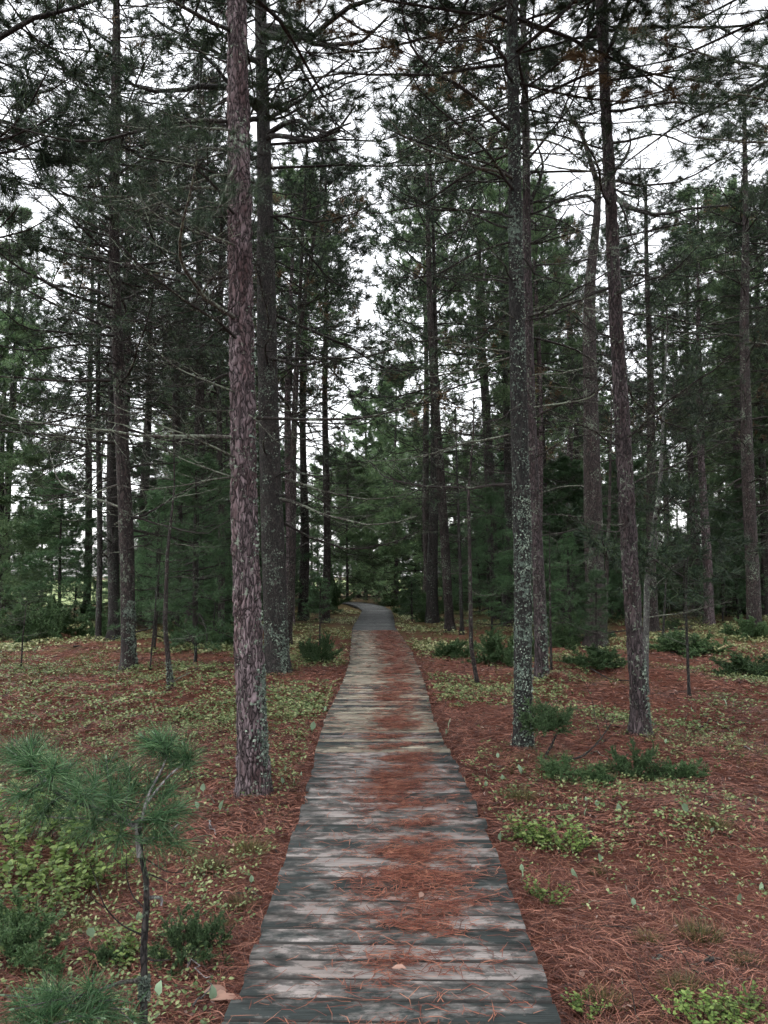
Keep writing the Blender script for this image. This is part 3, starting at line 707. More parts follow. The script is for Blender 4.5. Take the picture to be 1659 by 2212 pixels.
for p0, p1, Y1, th, pl in [((1338, 942), (1200, 897), 7.7, 1.0, DEADP), ((1348, 1132), (1255, 1127), 7.8, .9, DEADP), ((1305, 245), (1665, 275), 7.2, 1.1, DEAD), ((1305, 250), (1230, 190), 7.6, 1.0, DEAD), ((1320, 545), (1200, 560), 7.6, .9, DEADP), ((1318, 345), (1450, 310), 7.8, .9, DEAD),
                           ((1345, 1030), (1440, 1010), 7.8, .8, DEADP), ((1300, 150), (1450, -5), 7.2, 1.1, NEARD), ((1300, 90), (1160, 30), 7.4, 1.0, NEARD), ((1298, 60), (1250, 10), 7.2, 1.0, NEARD), ((1300, 110), (1420, 90), 7.4, 1.0, NEARD), ((1300, 60), (1380, 0), 7.0, 1.0, NEARD)]:
    limb(R3, p0, p1, Y1, pl, th)
R4 = pine('old thick trunk with a crooked bare forked top, behind the leaning scaly pine', [(1288, 1394), (1279, 1000), (1273, 700), (1276, 600), (1290, 470), (1293, 400), (1262, 300), (1240, 250)], dia=.46, H=13, bark='bark_mid', seed=14, dead=(12, 2.5, 8), sparse=(0, 4, 7), blen=2.2, sides=26, nz=70, wob=.0)
for p0, p1, Y1, th in [((1288, 470), (1240, 440), 18, 2.4), ((1290, 440), (1190, 415), 17.5, 1.8), ((1292, 400), (1430, 400), 17.5, 1.6), ((1275, 350), (1390, 330), 18, 1.8), ((1290, 410), (1340, 260), 18, 2.2), ((1282, 560), (1200, 540), 17.6, 1.7), ((1262, 300), (1220, 200), 18, 2), ((1293, 400), (1500, 560), 17, 1.6)]:
    limb(R4, p0, p1, Y1, BARE, th)
R5 = pine('tall trunk with shaggy bark near the eastern edge, by a low green juniper mat', [(1629, 1374), (1618, 1000), (1608, 700), (1613, 200)], dia=.36, H=15, bark='bark_mid', seed=15, crown=CROWN_THIN, crown_z=10.5, dead=(30, 2.5, 12), sparse=(14, 5, 12), blen=2.3, sides=24, nz=70)
R5.root['label'] = 'tall shaggy barked trunk with short dead twigs, beside the furthest green juniper mat'
R5b = pine('straight trunk almost hidden behind the tall shaggy barked one', [(1654, 1335), (1650, 1000), (1640, 600)], dia=.3, H=17, bark='bark_mid', seed=16, crown=CROWN_THIN, crown_z=8, dead=(10, 3, 8), blen=1.8)
R6 = pine('brown trunk leaning over toward the boardwalk bend', [(973, 1364), (953, 1100), (935, 760), (920, 400)], dia=.28, H=17, bark='bark_mid', seed=17, crown=CROWN, crown_s=1.55, crown_z=6.0, dead=(22, 2.5, 7), sparse=(10, 3.5, 7.5), blen=2.0, sides=22)
R7 = pine('thick pinkish trunk that leans and bends, furthest stout one before the lichen covered trunk', [(1078, 1337), (1064, 1150), (1052, 950), (1040, 700), (1035, 400)], dia=.42, H=19, bark='bark_mauve', seed=18, crown=CROWN, crown_z=9.5, dead=(18, 3, 8.5), sparse=(8, 5, 9), blen=2.3, sides=22)
R8 = pine('straight grey trunk rising from the leafy bank at the boardwalk bend', [(922, 1316), (921, 1000), (918, 700)], dia=.36, H=19, bark='bark_mid', seed=19, crown=CROWN_LIT, crown_z=8, dead=(14, 3, 7), sparse=(6, 4, 7), blen=2.4)
R10 = pine('brown trunk seen between the leaning scaly pine and the bare open sky gap', [(1412, 1370), (1403, 1000), (1396, 700), (1390, 200)], dia=.3, H=14, bark='bark_mid', seed=20, crown=CROWN_THIN, crown_z=8.5, dead=(24, 2.5, 9.5), sparse=(10, 4, 9), blen=2.2)
R10.root['label'] = 'brown trunk rising right behind the leaning scaly pine and its young neighbour'
R11 = pine('pale grey distant trunk glimpsed behind the pink barked pine', [(1232, 1322), (1232, 1000), (1231, 600)], dia=.33, H=18, bark='bark_red', seed=21, crown=CROWN, crown_z=8, dead=(10, 3, 8), blen=2)
YP = pine('young crooked pine with long tufted boughs, leaning away from the scaly pine', [(1394, 1500), (1398, 1250), (1428, 1040), (1440, 820), (1446, 700)], dia=.085, H=5.6, bark='bark_grey', seed=22, dead=(4, .8, 2), sparse=(0, 3, 6), blen=1.2, wob=.01)
for p0, p1, Y1, pl in [((1425, 1050), (1580, 1090), 9.0, LIVE), ((1430, 980), (1570, 900), 9.3, LIVE), ((1405, 1200), (1560, 1190), 8.6, LIVE), ((1432, 950), (1330, 900), 9.2, LIVE), ((1400, 1230), (1320, 1250), 8.7, LIVE), ((1438, 850), (1530, 800), 9.6, LIVE), ((1440, 800), (1370, 760), 9.5, LIVE), ((1415, 1120), (1500, 1010), 8.6, LIVE), ((1410, 1150), (1470, 1230), 8.8, LIVE), ((1445, 720), (1480, 640), 9.9, LIVE)]:
    limb(YP, p0, p1, Y1, pl, .9)
# trees just outside the frame whose boughs hang into it
RX = pine('pine whose long tufted boughs reach in at the upper right', [(1960, 1760), (1950, 1000), (1940, 0)], dia=.2, H=10, bark='bark_mid', seed=23, crown=CROWN_NEAR, crown_z=6, dead=(4, 3, 6), blen=1.5)
RX.root['label'] = 'pine standing out of view whose tufted boughs hang over the needle carpet'
for p0, p1, Y1 in [((1950, 330), (1480, 160), 5.4), ((1950, 260), (1560, 60), 5.2), ((1950, 200), (1420, 10), 5.4), ((1950, 380), (1600, 170), 5.6), ((1950, 100), (1600, -20), 5.0), ((1950, 500), (1620, 420), 5.8)]:
    limb(RX, p0, p1, Y1, NEAR)
LX = pine('pine standing out of view whose mossy boughs cross the top of the western sky', [(-330, 1640), (-340, 1000), (-350, 0)], dia=.25, H=11, bark='bark_dark', seed=24, crown=CROWN_NEAR, crown_z=6.2, dead=(5, 3, 6), blen=2)
LX.root['label'] = 'pine standing out of view whose mossy boughs reach in beside the flaking pine'
for p0, p1, Y1, pl in [((-340, 150), (220, 150), 6.6, BARE), ((-340, 250), (150, 330), 6.6, NEARD), ((-340, 100), (150, 20), 6.2, NEARD), ((-340, 420), (90, 520), 6.8, NEARD), ((-340, 300), (110, 230), 6.2, NEARD), ((-340, 200), (60, 120), 6.4, NEARD), ((-340, 500), (60, 640), 6.9, DEAD), ((-340, 330), (160, 420), 6.6, DEAD)]:
    limb(LX, p0, p1, Y1, pl, 1.1)

# --- thin stems
I_ = pine('forked dead stem with lichened foot and a few curling twigs', [(368, 1474), (356, 1350), (360, 1200), (375, 1050), (372, 900)], dia=.075, H=3.6, bark='bark_mid', name='dead_tree', cat='dead tree', seed=30, dead=(9, .5, 3.4), blen=.9, wob=.0, sides=12, flare=.5)
lichen(I_, 120, 0, .35, -1, .9, .016, 33)
R9 = pine('thin crooked brown stem close to the boardwalk, bending above its foot', [(1032, 1482), (1018, 1400), (1015, 1200), (1012, 1060), (1024, 930), (1022, 800)], dia=.07, H=4.8, bark='bark_mid', name='slender_tree', cat='tree', seed=31, dead=(16, 1.3, 4.6), blen=.9, wob=0, sides=12)
R9.root['label'] = 'thin crooked brown stem bending just above its foot near the boardwalk'
SLIM = 'slim stems among the pines'
for k, (pts, dia, H, lab) in enumerate([
    ([(1489, 1506), (1483, 1300), (1490, 1150)], .045, 2.2, 'bare upright sapling stem with whiskery twigs on the open needle carpet'),
    ([(1191, 1452), (1188, 1300), (1185, 1150)], .045, 2.6, 'thin black stem right beside the pink barked pine'),
    ([(1237, 1394), (1236, 1300), (1235, 1180)], .045, 3.0, 'thin straight stem in the gap before the old crooked trunk'),
    ([(160 * .286 + 0, 1445), (48, 1380), (55, 1300)], .03, 1.4, 'spindly feathery seedling near the western edge of the litter'),
    ([(324, 1450), (336, 1300), (345, 1200)], .03, 2.4, 'hair thin leaning stem between lichened trunk and forked dead stem'),
    ([(264, 1318), (257, 1200), (255, 1100)], .05, 3.0, 'dark thin stem in front of the thick dark trunk'),
    ([(998, 1365), (990, 1150), (985, 900)], .11, 6.5, 'slim brown stem touching the leaning trunk by the bend'),
    ([(1306, 1378), (1318, 1100), (1322, 800)], .13, 7.0, 'slim trunk hugging the old crooked one'),
    ([(458, 1395), (470, 1250), (478, 1150)], .04, 3, 'thin slanting stick of a tree by the slender straight trunk'),
    ([(1602, 1310), (1590, 1250), (1585, 1180)], .04, 2.2, 'thin twiggy stem in front of the tall shaggy barked trunk'),
    ([(1432, 1380), (1440, 1250), (1445, 1150)], .06, 3.5, 'thin grey stem near the brown trunk behind the young crooked pine'),
    ([(640, 1290), (642, 1150), (650, 1000)], .12, 7, 'slim dark trunk at the edge of the light beyond the reddish leaner')]):
    pine(lab, pts, dia=dia, H=H, bark='bark_mid' if k % 2 else 'bark_dark', name='slender_tree', cat='tree', group=SLIM, seed=40 + k, dead=(10, H * .25, H * .95), sparse=(4 if k in (3, 0) else 2, H * .4, H), blen=.35 + .12 * H, wob=.02, sides=10, nz=24)

# --- scattered forest further in
def clear(x, y, dmin):
    return all((x - a) ** 2 + (y - b) ** 2 > dmin ** 2 for a, b in TREES)
def instance_tree(name, label, cat, group, x, y, H, r, crown, bark, z0f, cs, tru, dead=0):
    root = thing(name, label, cat, (x, y, float(gz(x, y))), 0, group)
    obj('trunk', tru, root, mat4=Matrix.Rotation(r.uniform(0, 6.28), 4, 'Z') @ Matrix.Diagonal((H / 13, H / 13, H / 13, 1)))
    z0 = H * z0f
    obj('crown', crown, root, mat4=Matrix.Translation((0, 0, z0)) @ Matrix.Rotation(r.uniform(0, 6.28), 4, 'Z') @ Matrix.Diagonal((cs, cs, (H - z0) / 8.0, 1)))
    for k in range(dead):
        az = r.uniform(0, 6.28); z = r.uniform(1.5, z0 + 1)
        obj('branch', DEAD[int(r.integers(len(DEAD)))], root, mat4=frame_to((0, 0, z), (math.cos(az), math.sin(az), r.uniform(-.2, .3)), r.uniform(.8, 2.2)))
    TREES.append((x, y))
    return root
TRP = []
for k in range(4):
    rr = np.random.default_rng(600 + k); ph = rr.uniform(0, 6, 2)
    TRP.append(trunk_mesh(lambda z, ph=ph: .07 * np.sin(np.asarray(z) * .5 + ph[0]) * np.clip(np.asarray(z) / 3, 0, 1), lambda z, ph=ph: .07 * np.sin(np.asarray(z) * .4 + ph[1]) * np.clip(np.asarray(z) / 3, 0, 1),
                          lambda z: .15 * np.clip(1 - .85 * np.maximum(np.asarray(z), 0) / 13, .06, 1), 13, 30, 12, [M[['bark_mid', 'bark_dark', 'bark_mid', 'bark_red'][k]]], 600 + k))
rs = np.random.default_rng(77)
def scatter_forest():
    cnt = 0; tries = 0
    while cnt < 118 and tries < 9000:
        tries += 1
        y = (rs.uniform(22, 60) if cnt < 60 else rs.uniform(60, 115)) if cnt < 108 else rs.uniform(-6, 12)
        w = .56 * y + 3
        x = rs.uniform(-w, w) if cnt < 108 else rs.choice([-1, 1]) * rs.uniform(5.5 + max(y, 0) * .55, 14)
        if abs(x - path_x(y)) < (1.9 if y < 30 else 1.6): continue
        if x < -.28 * y and 18 < y: # open meadow side
            if rs.random() < .93: continue
        if x > .26 * y and x < .46 * y and 15 < y < 60 and rs.random() < .8: continue
        if 27 < y < 74 and abs(x + .6) < 8.0: continue
        if not clear(x, y, 2.1): continue
        far = y > 34
        H = rs.uniform(13.5, 18.5)
        bright = rs.random() < (.5 if y > 26 else .2)  # crowns further back more often get the painted-lit needle colour
        cr = (CROWN_LIT if bright else (CROWN_FAR if far else CROWN))
        instance_tree('pine_tree', 'slim trunked pine deep in the wood behind the nearer trunks', 'pine tree', 'pines deeper in the wood', x, y, H, rs, cr[int(rs.integers(len(cr)))], None, rs.uniform(.35, .52), rs.uniform(.85, 1.25), TRP[int(rs.integers(4))], 16 if y < 34 else (4 if y < 60 else 0))
        cnt += 1
scatter_forest()

for k, (px, Y, H, cs) in enumerate([(655, 29, 17, 1.1), (1095, 25, 15.5, 1.0), (1180, 31, 18, 1.1)]):
    g_ = at(px, 1237, Y)
    cr_ = CROWN_LIT if k in (0, 1, 4) else CROWN
    instance_tree('pine_tree', 'tall pine with a full green crown behind the boardwalk bend' if abs(px - 830) < 60 else 'tall pine with a full green crown rising among the trunks', 'pine tree', 'tall pines around the boardwalk line', g_[0], Y, H, np.random.default_rng(900 + k), cr_[k % 3], None, .42, cs, TRP[k % 4], 14)

# --- soft white pines with boughs down to the ground
WL = 'soft needled white pine with boughs to the ground'
for k, (px, Y, H, cs, mi, lab) in enumerate([
    (10, 30, 12, 1.5, 2, 'bright green pine with layered boughs on the western meadow edge'),
    (-60, 26, 9, 1.2, 3, 'pale green pine cut by the picture edge beside the meadow'),
    (90, 36, 6, .9, 0, 'dark bushy young pine in front of the meadow strip'),
    (855, 45, 14, 1.8, 2, 'broad bright green pine where the boardwalk disappears'),
    (915, 41, 9.5, 1.4, 2, 'dark green bushy pine overhanging the boardwalk bend'),
    (790, 52, 14, 1.6, 3, 'light green pine glowing behind the boardwalk bend'),
    (750, 44, 8.5, 1.15, 3, 'deep green pine on the west bank of the bend'),
    (1110, 33, 7, 1.0, 1, 'dark soft pine filling the gap behind the bent pinkish trunk'),
    (1215, 26, 5.5, .85, 0, 'soft green pine between pink barked pine and old crooked trunk'),
    (1500, 33, 10, 1.15, 3, 'yellowish green pine below the open sky gap'),
    (1560, 38, 9, 1.1, 2, 'pale pine beyond the young crooked pine'),
    (1350, 28, 6, .9, 1, 'dark pine seen through the gap behind the leaning scaly pine'),
    (130, 25, 5, .8, 0, 'dark drooping young pine beside the grey brown meadow trunk'),
    (430, 25, 5.5, .85, 1, 'dark soft pine between reddish straight pine and slender trunk'),
    (560, 28, 6, .9, 0, 'dark soft pine hidden behind the massive lichen trunk'),
    (310, 29, 6.5, .95, 1, 'dense dark pine behind the forked dead stem'),
    (1660, 30, 8, 1.0, 1, 'dark pine behind the shaggy barked trunk')]):
    g = at(px, 1237, Y); x, y = g[0], g[1]
    root = thing('white_pine', lab, 'pine tree', (x, y, float(gz(x, y))), 0, 'soft white pines')
    obj('trunk', TRP[k % 4], root, mat4=Matrix.Diagonal((H / 15, H / 15, H / 13.5, 1)))
    z0 = .35
    obj('crown', WHITE[mi], root, mat4=Matrix.Translation((0, 0, z0)) @ Matrix.Rotation(k * 1.3, 4, 'Z') @ Matrix.Diagonal((cs, cs, (H - z0) / 8.0, 1)))

def distant_white():
    r = np.random.default_rng(131); n = 0; tr = 0
    spots = [(775, 56, 10), (840, 66, 14), (905, 60, 13), (985, 52, 11), (715, 58, 11), (1060, 55, 12)]
    while len(spots) < 26 and tr < 900:
        tr += 1; Y = r.uniform(34, 62); px = r.uniform(380, 1659)
        if 640 < px < 1010: continue
        if 1400 < px < 1600 and r.random() < .5: continue
        spots.append((px, Y, r.uniform(5.5, 11)))
    for k, (px, Y, H) in enumerate(spots):
        g = at(px, 1237, Y); cs = (.75 + H * .07) * r.uniform(.9, 1.2)
        root = thing('white_pine', 'soft green pine with boughs to the ground at the far edge of the wood', 'pine tree', (g[0], Y, float(gz(g[0], Y))), 0, 'distant soft pines')
        obj('trunk', TRP[k % 4], root, mat4=Matrix.Diagonal((H / 15, H / 15, H / 13.5, 1)))
        obj('crown', WHITE[2 + k % 2] if k < 6 else WHITE[k % 4], root, mat4=Matrix.Translation((0, 0, .3)) @ Matrix.Rotation(k * 2.3, 4, 'Z') @ Matrix.Diagonal((cs, cs, (H - .3) / 8.0, 1)))
distant_white()

# --- understory saplings
def sapling(label, group, x, y, H, cs, k, z0=.35, name='pine_sapling'):
    root = thing(name, label, 'sapling', (x, y, float(gz(x, y))), 0, group)
    mb = MB(); mb.tube([(0, 0, -.05), (.01, 0, H * .4), (0, .01, H * .9)], [.012 + .006 * H, .01 + .004 * H, .004], 6)
    obj('stem', mb.mesh('stem', [M['bark_dark']]), root)
    obj('crown', SAP[k % 5], root, mat4=Matrix.Translation((0, 0, z0 * H)) @ Matrix.Rotation(k * 2.1, 4, 'Z') @ Matrix.Diagonal((cs, cs, (H * (1 - z0)) / 3.0, 1)))
    return root
for k, (px, py, hp, cs, lab) in enumerate([
    (690, 1402, 150, .55, 'small pine sapling with a brush of needles above a bare stem, beside the boardwalk'),
    (110, 1300, 200, 1.1, 'dark sapling spreading wide at the west edge of the litter'),
    (45, 1330, 240, 1.1, 'feathery sapling at the western picture edge'),
    (160, 1345, 120, .8, 'low bright green sapling in front of the meadow-edge trunk'),
    (1232, 1400, 240, .6, 'tall narrow sapling before the old crooked trunk'),
    (1290, 1440, 200, .55, 'tufted sapling at the foot of the old crooked trunk'),
    (1480, 1330, 160, .8, 'green sapling on the pale leafy clearing'),
    (890, 1345, 90, .6, 'little sapling at the boardwalk bend'),
    (1130, 1330, 180, .9, 'sapling hidden behind the lichen covered trunk')]):
    g = ground(px, py); H = hp / F * g[1]
    sapling(lab, 'pine saplings', g[0], g[1], H, cs, k, .42 if k == 0 else .2)
rs = np.random.default_rng(78)
cnt = 0; tr = 0
while cnt < 125 and tr < 6000:
    tr += 1
    y = rs.uniform(14.5, 46); w = .53 * y
    x = rs.uniform(-w, w)
    if abs(x - path_x(y)) < 2.1 + .05 * y: continue
    if x < -.34 * y or (x > .38 * y and y < 26): continue
    if y < 20 and abs(x) < 3.4: continue
    if x > 0 and y < 22 and rs.random() < .5: continue
    if not clear(x, y, .6): continue
    H = rs.uniform(1.5, 5.0)
    sapling('dark green understory pine sapling among the trunks', 'understory saplings', x, y, H, rs.uniform(.9, 1.7), int(rs.integers(5)), .10)
    cnt += 1

# ------------------------------------------------------------------ the young white pine close to the camera
def hero_sapling():
    Y0 = 2.62
    r = np.random.default_rng(55)
    base = at(309, 2330, Y0); base[2] = float(gz(base[0], base[1]))
    root = thing('pine_sapling', 'young white pine with snapped top and long soft needle plumes beside the boardwalk', 'sapling', base, 0, 'pine saplings')
    def px(p, dy=0.0): return at(p[0], p[1], Y0 + dy) - base
    def smooth(P, n=4):
        P = np.array(P); t = np.arange(len(P)); tt = np.linspace(0, len(P) - 1, (len(P) - 1) * n + 1)
        out = np.stack([np.interp(tt, t, P[:, c]) for c in range(3)], 1)
        for _ in range(3): out[1:-1] = (out[:-2] + 2 * out[1:-1] + out[2:]) / 4
        return out
    T = [(309, 2345), (310, 2197), (312, 2117), (310, 2051), (317, 1951), (316, 1900), (306, 1854), (299, 1782)]
    tr = smooth([px(p) for p in T], 10)
    w = np.interp(np.linspace(0, 1, len(tr)), [0, .3, .7, 1], [.0135, .0115, .0095, .008]) * (1 + .07 * r.normal(size=len(tr)))
    mb = MB(); mb.tube(tr, w, 14)
    trunk = obj('trunk', mb.mesh('trunk', [M['bark_dark']], True), root)
    # torn grey top and its stump
    mb = MB(); mb.tube(smooth([px((306, 1850)), px((300, 1800)), px((297, 1772))], 4), np.linspace(.0108, .007, 9), 8)
    obj('snag', mb.mesh('snag', [M['bare_wood']], True), trunk, loc=(-.004, -.003, 0))
    def br(P, r0, mat, r1=None, dys=None, sides=7, name='branch'):
        dys = dys if dys is not None else [0] * len(P)
        c = smooth([px(p, d) for p, d in zip(P, dys)], 5)
        mb = MB(); mb.tube(c, np.linspace(r0, r1 or r0 * .4, len(c)), sides)
        return obj(name, mb.mesh(name, [M[mat]], True), root), c
    live = []
    def plume(o, pos, dirs, n, nl=.125, nw=.0019, spread=1.0):
        n = int(n * 1.0); mb = MB(); mb.needles(pos, dirs, n, nl, nw, spread=spread, mat=0, twoseg=True, r=r, fwd=(.2, 1.3), flat=.75); obj('needles', mb.mesh('needles', [M['needle_hero']]), o)
    def bud(o, p, d):
        mb = MB(); mb.tube([p, p + d * .009, p + d * .016], [.0028, .003, .0012], 6); obj('bud', mb.mesh('bud', [M['upright']]), o)
    def along(c, t0, n, jitter=.02):
        idx = np.linspace(int(t0 * (len(c) - 2)), len(c) - 2, n).astype(int)
        return c[idx] + r.normal(0, jitter, (n, 3)), (c[idx + 1] - c[idx]) / np.linalg.norm(c[idx + 1] - c[idx], axis=1)[:, None]
    # left leader with its side shoots
    o, c = br([(299, 1785), (266, 1768), (200, 1745), (137, 1725), (106, 1702), (75, 1665), (62, 1640)], .0075, 'bark_grey', .003, [0, 0, -.05, -.1, -.15, -.2, -.24])
    P, D = along(c, .25, 9); plume(o, P, D, 34)
    plume(o, [c[-1], c[-3]], [c[-1] - c[-3], c[-1] - c[-3]], 80, .125)
    for q, tip, dy in [(14, (150, 1655), -.02), (18, (120, 1650), -.25), (10, (210, 1680), .05), (13, (190, 1715), -.2), (22, (40, 1720), -.3), (7, (250, 1700), .08), (12, (160, 1690), .12), (24, (20, 1620), -.15), (6, (230, 1640), .1), (5, (280, 1660), .15), (4, (285, 1700), .1), (7, (240, 1725), -.1), (3, (330, 1690), .12), (2, (370, 1705), .1), (2, (395, 1745), .0), (9, (200, 1795), -.12), (4, (260, 1805), -.1), (2, (345, 1770), -.08), (16, (90, 1760), -.2), (20, (60, 1600), -.1)]:
        s = c[min(q, len(c) - 1)]; e = px(tip, dy)
        mbq = MB(); cc = smooth([s, (s + e) / 2 + r.normal(0, .012, 3), e], 4); mbq.tube(cc, np.linspace(.0035, .002, len(cc)), 5)
        o2 = obj('branch', mbq.mesh('branch', [M['bark_grey']], True), root)
        P, D = along(cc, .6, 2, .008); plume(o2, np.vstack([P, cc[-1:], cc[-1:]]), np.vstack([D, D[-1:], D[-1:] + [0, 0, .5]]), 36)
        bud(o2, cc[-1], D[-1])
    o, c = br([(299, 1790), (250, 1772), (177, 1767), (114, 1767), (80, 1754)], .005, 'bare_wood', .002, [0, -.03, -.06, -.08, -.1]); P, D = along(c, .75, 3); plume(o, P, D, 14)
    # right grey fork and upright plumes
    o, c1 = br([(303, 1790), (315, 1731), (326, 1705), (350, 1662), (360, 1634)], .006, 'bare_wood', .003, [0, .04, .08, .12, .15])
    o, c2 = br([(315, 1740), (332, 1715), (365, 1675), (400, 1647)], .005, 'bare_wood', .003, [.04, .06, .1, .14])
    for s, tips in ((c1[-1], [(320, 1600), (335, 1585), (350, 1590), (372, 1600), (305, 1590)]), (c2[-1], [(395, 1610), (372, 1640), (410, 1625)])):
        for tip in tips:
            e = px(tip, .15 + r.normal(0, .05)); mbq = MB(); cc = smooth([s, (s + e) / 2 + r.normal(0, .01, 3), e], 4); mbq.tube(cc, np.linspace(.003, .002, len(cc)), 5)
            o2 = obj('branch', mbq.mesh('branch', [M['bark_grey']], True), root)
            P, D = along(cc, .5, 3, .01); plume(o2, P, D + [0, 0, .4], 38, .11); bud(o2, cc[-1], D[-1])
    o, c = br([(305, 1815), (313, 1813), (337, 1810), (366, 1798), (385, 1780)], .0045, 'bare_wood', .002, [0, 0, -.03, -.05, -.06])
    P, D = along(c, .35, 6, .015); plume(o, P, D, 30); plume(o, [px((372, 1760), .05), px((360, 1715), .05), px((385, 1740), -.05), px((350, 1835), 0), px((390, 1820), -.02)], [(.4, 0, .3), (.2, .1, .6), (.6, 0, .3), (.6, 0, -.5), (.8, 0, .1)], 40)
    br([(312, 1854), (335, 1868), (357, 1883), (386, 1886), (400, 1872)], .0028, 'bark_twig', .0012, [0, 0, -.02, -.04, -.05])
    br([(314, 1886), (340, 1895), (375, 1911)], .003, 'bark_twig', .0018)
    br([(316, 1940), (335, 1938), (349, 1940)], .0068, 'bark_grey', .0055, name='stub'); br([(347, 1938), (350, 1946), (348, 1956)], .005, 'bare_wood', .004, name='stub')
    br([(308, 2020), (280, 2008), (257, 1994), (226, 1960), (212, 1917), (194, 1863)], .0035, 'bark_twig', .0014, [0, -.02, -.04, -.06, -.05, -.03])
    br([(226, 1960), (210, 1950), (195, 1930)], .002, 'bark_twig', .001, [-.06, -.06, -.06])
    br([(312, 1962), (286, 1937), (272, 1894), (274, 1840)], .003, 'bark_twig', .0012, [0, .03, .05, .06])
    br([(312, 2068), (332, 2076), (366, 2073)], .004, 'bark_twig', .002)
    br([(312, 2118), (272, 2120), (249, 2126)], .008, 'bark_pale', .006, [0, -.03, -.05])
    o, c = br([(249, 2126), (200, 2146), (137, 2169), (94, 2194), (60, 2225)], .006, 'bark_grey', .004, [-.05, -.1, -.16, -.2, -.24])
    for tip, dy in [((200, 2110), -.2), ((240, 2160), -.2), ((270, 2180), -.25), ((150, 2205), -.3), ((60, 2135), -.1), ((30, 2180), -.3), ((220, 2200), -.3), ((110, 2140), -.15), ((10, 2150), -.2), ((80, 2205), -.3), ((180, 2230), -.3), ((290, 2210), -.3), ((30, 2230), -.35)]:
        s = c[int(r.integers(4, len(c)))]; e = px(tip, dy); mbq = MB(); cc = smooth([s, (s + e) / 2, e], 4); mbq.tube(cc, np.linspace(.003, .0018, len(cc)), 5)
        o2 = obj('branch', mbq.mesh('branch', [M['bark_grey']], True), root)
        P, D = along(cc, .6, 3, .012); plume(o2, P, D + [0, 0, .35], 42, .12); bud(o2, cc[-1], D[-1])
    # lichen knots on the stem
    mb = MB(); n = 260
    z = r.uniform(0, 1, n); idx = (len(tr) * (.22 + .09 * z)).astype(int); a = r.uniform(0, 6.28, n)
    cpos = tr[idx] + np.stack([np.cos(a), np.sin(a), r.normal(0, .4, n)], 1) * .017
    q = r.normal(size=(n, 3)); q /= np.linalg.norm(q, axis=1)[:, None]; u = np.cross(q, r.normal(size=(n, 3))); u /= np.linalg.norm(u, axis=1)[:, None]; w2 = np.cross(q, u)
    ang = np.arange(5) * 2 * PI / 5
    V = cpos[:, None] + .006 * r.uniform(.4, 1.4, (n, 5, 1)) * (np.cos(ang)[None, :, None] * u[:, None] + np.sin(ang)[None, :, None] * w2[:, None])
    mb.add(V.reshape(-1, 3), np.arange(n * 5).reshape(-1, 5)); lo = obj('lichen', mb.mesh('lichen', [M['lichen']]), trunk); lo['kind'] = 'stuff'
hero_sapling()

# ------------------------------------------------------------------ shrubs, plants, leaves
def juniper_mesh(seed, rx, h, n_st=26, nl=.02, nw=.006, stem=0.0, mats=None, leaf=False):
    r = np.random.default_rng(seed); mb = MB()
    P, D = [], []
    for k in range(n_st):
        az = r.uniform(0, 6.28); el = r.uniform(.15, 1.3)
        d = np.array([math.cos(az) * math.cos(el), math.sin(az) * math.cos(el), math.sin(el) * h / rx])
        L = rx * r.uniform(.6, 1.1)
        c = curve(r, (d[0] * rx * .1, d[1] * rx * .1, stem), d, L, 7, .16, .05, 0)
        mb.tube(c, np.linspace(.006, .002, 8), 3, 0)
        for q in range(14):
            t = r.uniform(.3, 1); i = min(int(t * 7), 6); p = c[i] + (c[i + 1] - c[i]) * (t * 7 - i)
            dd = (c[i + 1] - c[i]); dd /= np.linalg.norm(dd); dd = dd * .6 + r.normal(0, .5, 3) + [0, 0, .3]
            sh = curve(r, p, dd, rx * r.uniform(.12, .3), 4, .15, .1, 0)
            mb.tube(sh, np.linspace(.0022, .001, 5), 3, 0)
            for w in range(5):
                P.append(sh[min(w, 4)]); D.append(sh[-1] - sh[0])
    if stem > 0:
        mb.tube(curve(r, (.06, .02, -.03), (-.35, 0, 1), stem * 1.15, 5, .12, 0, 0), np.linspace(.013, .009, 6), 6, 0)
    mb.needles(P, D, 20, nl, nw * .85, spread=.9, mat=1, r=r, fwd=(.3, 1.1))
    return mb.mesh('foliage', mats or [M['bark_twig'], M['juniper']])
JUN = [juniper_mesh(700 + k, .3, .26 + .06 * (k % 2), 24 + 4 * k) for k in range(4)]
JUN_FAR = [juniper_mesh(710 + k, .5, .36, 26, .035, .013) for k in range(3)]
JUN_STEM = juniper_mesh(705, .27, .24, 34, .017, .005, stem=.24)
def shrub(label, px, py, wpx, k, me, rx, hs=1.0, group='juniper shrubs', name='juniper', cat='shrub', rz=None, sx=1.0):
    g = ground(px, py)
    s = wpx / F * g[1] / (2 * rx)
    o = obj(name, me, None, loc=g); o.rotation_euler = (0, 0, k * 1.7 if rz is None else rz); o.scale = (s * sx, s, s * hs)
    tag(o, label, cat, group); return o
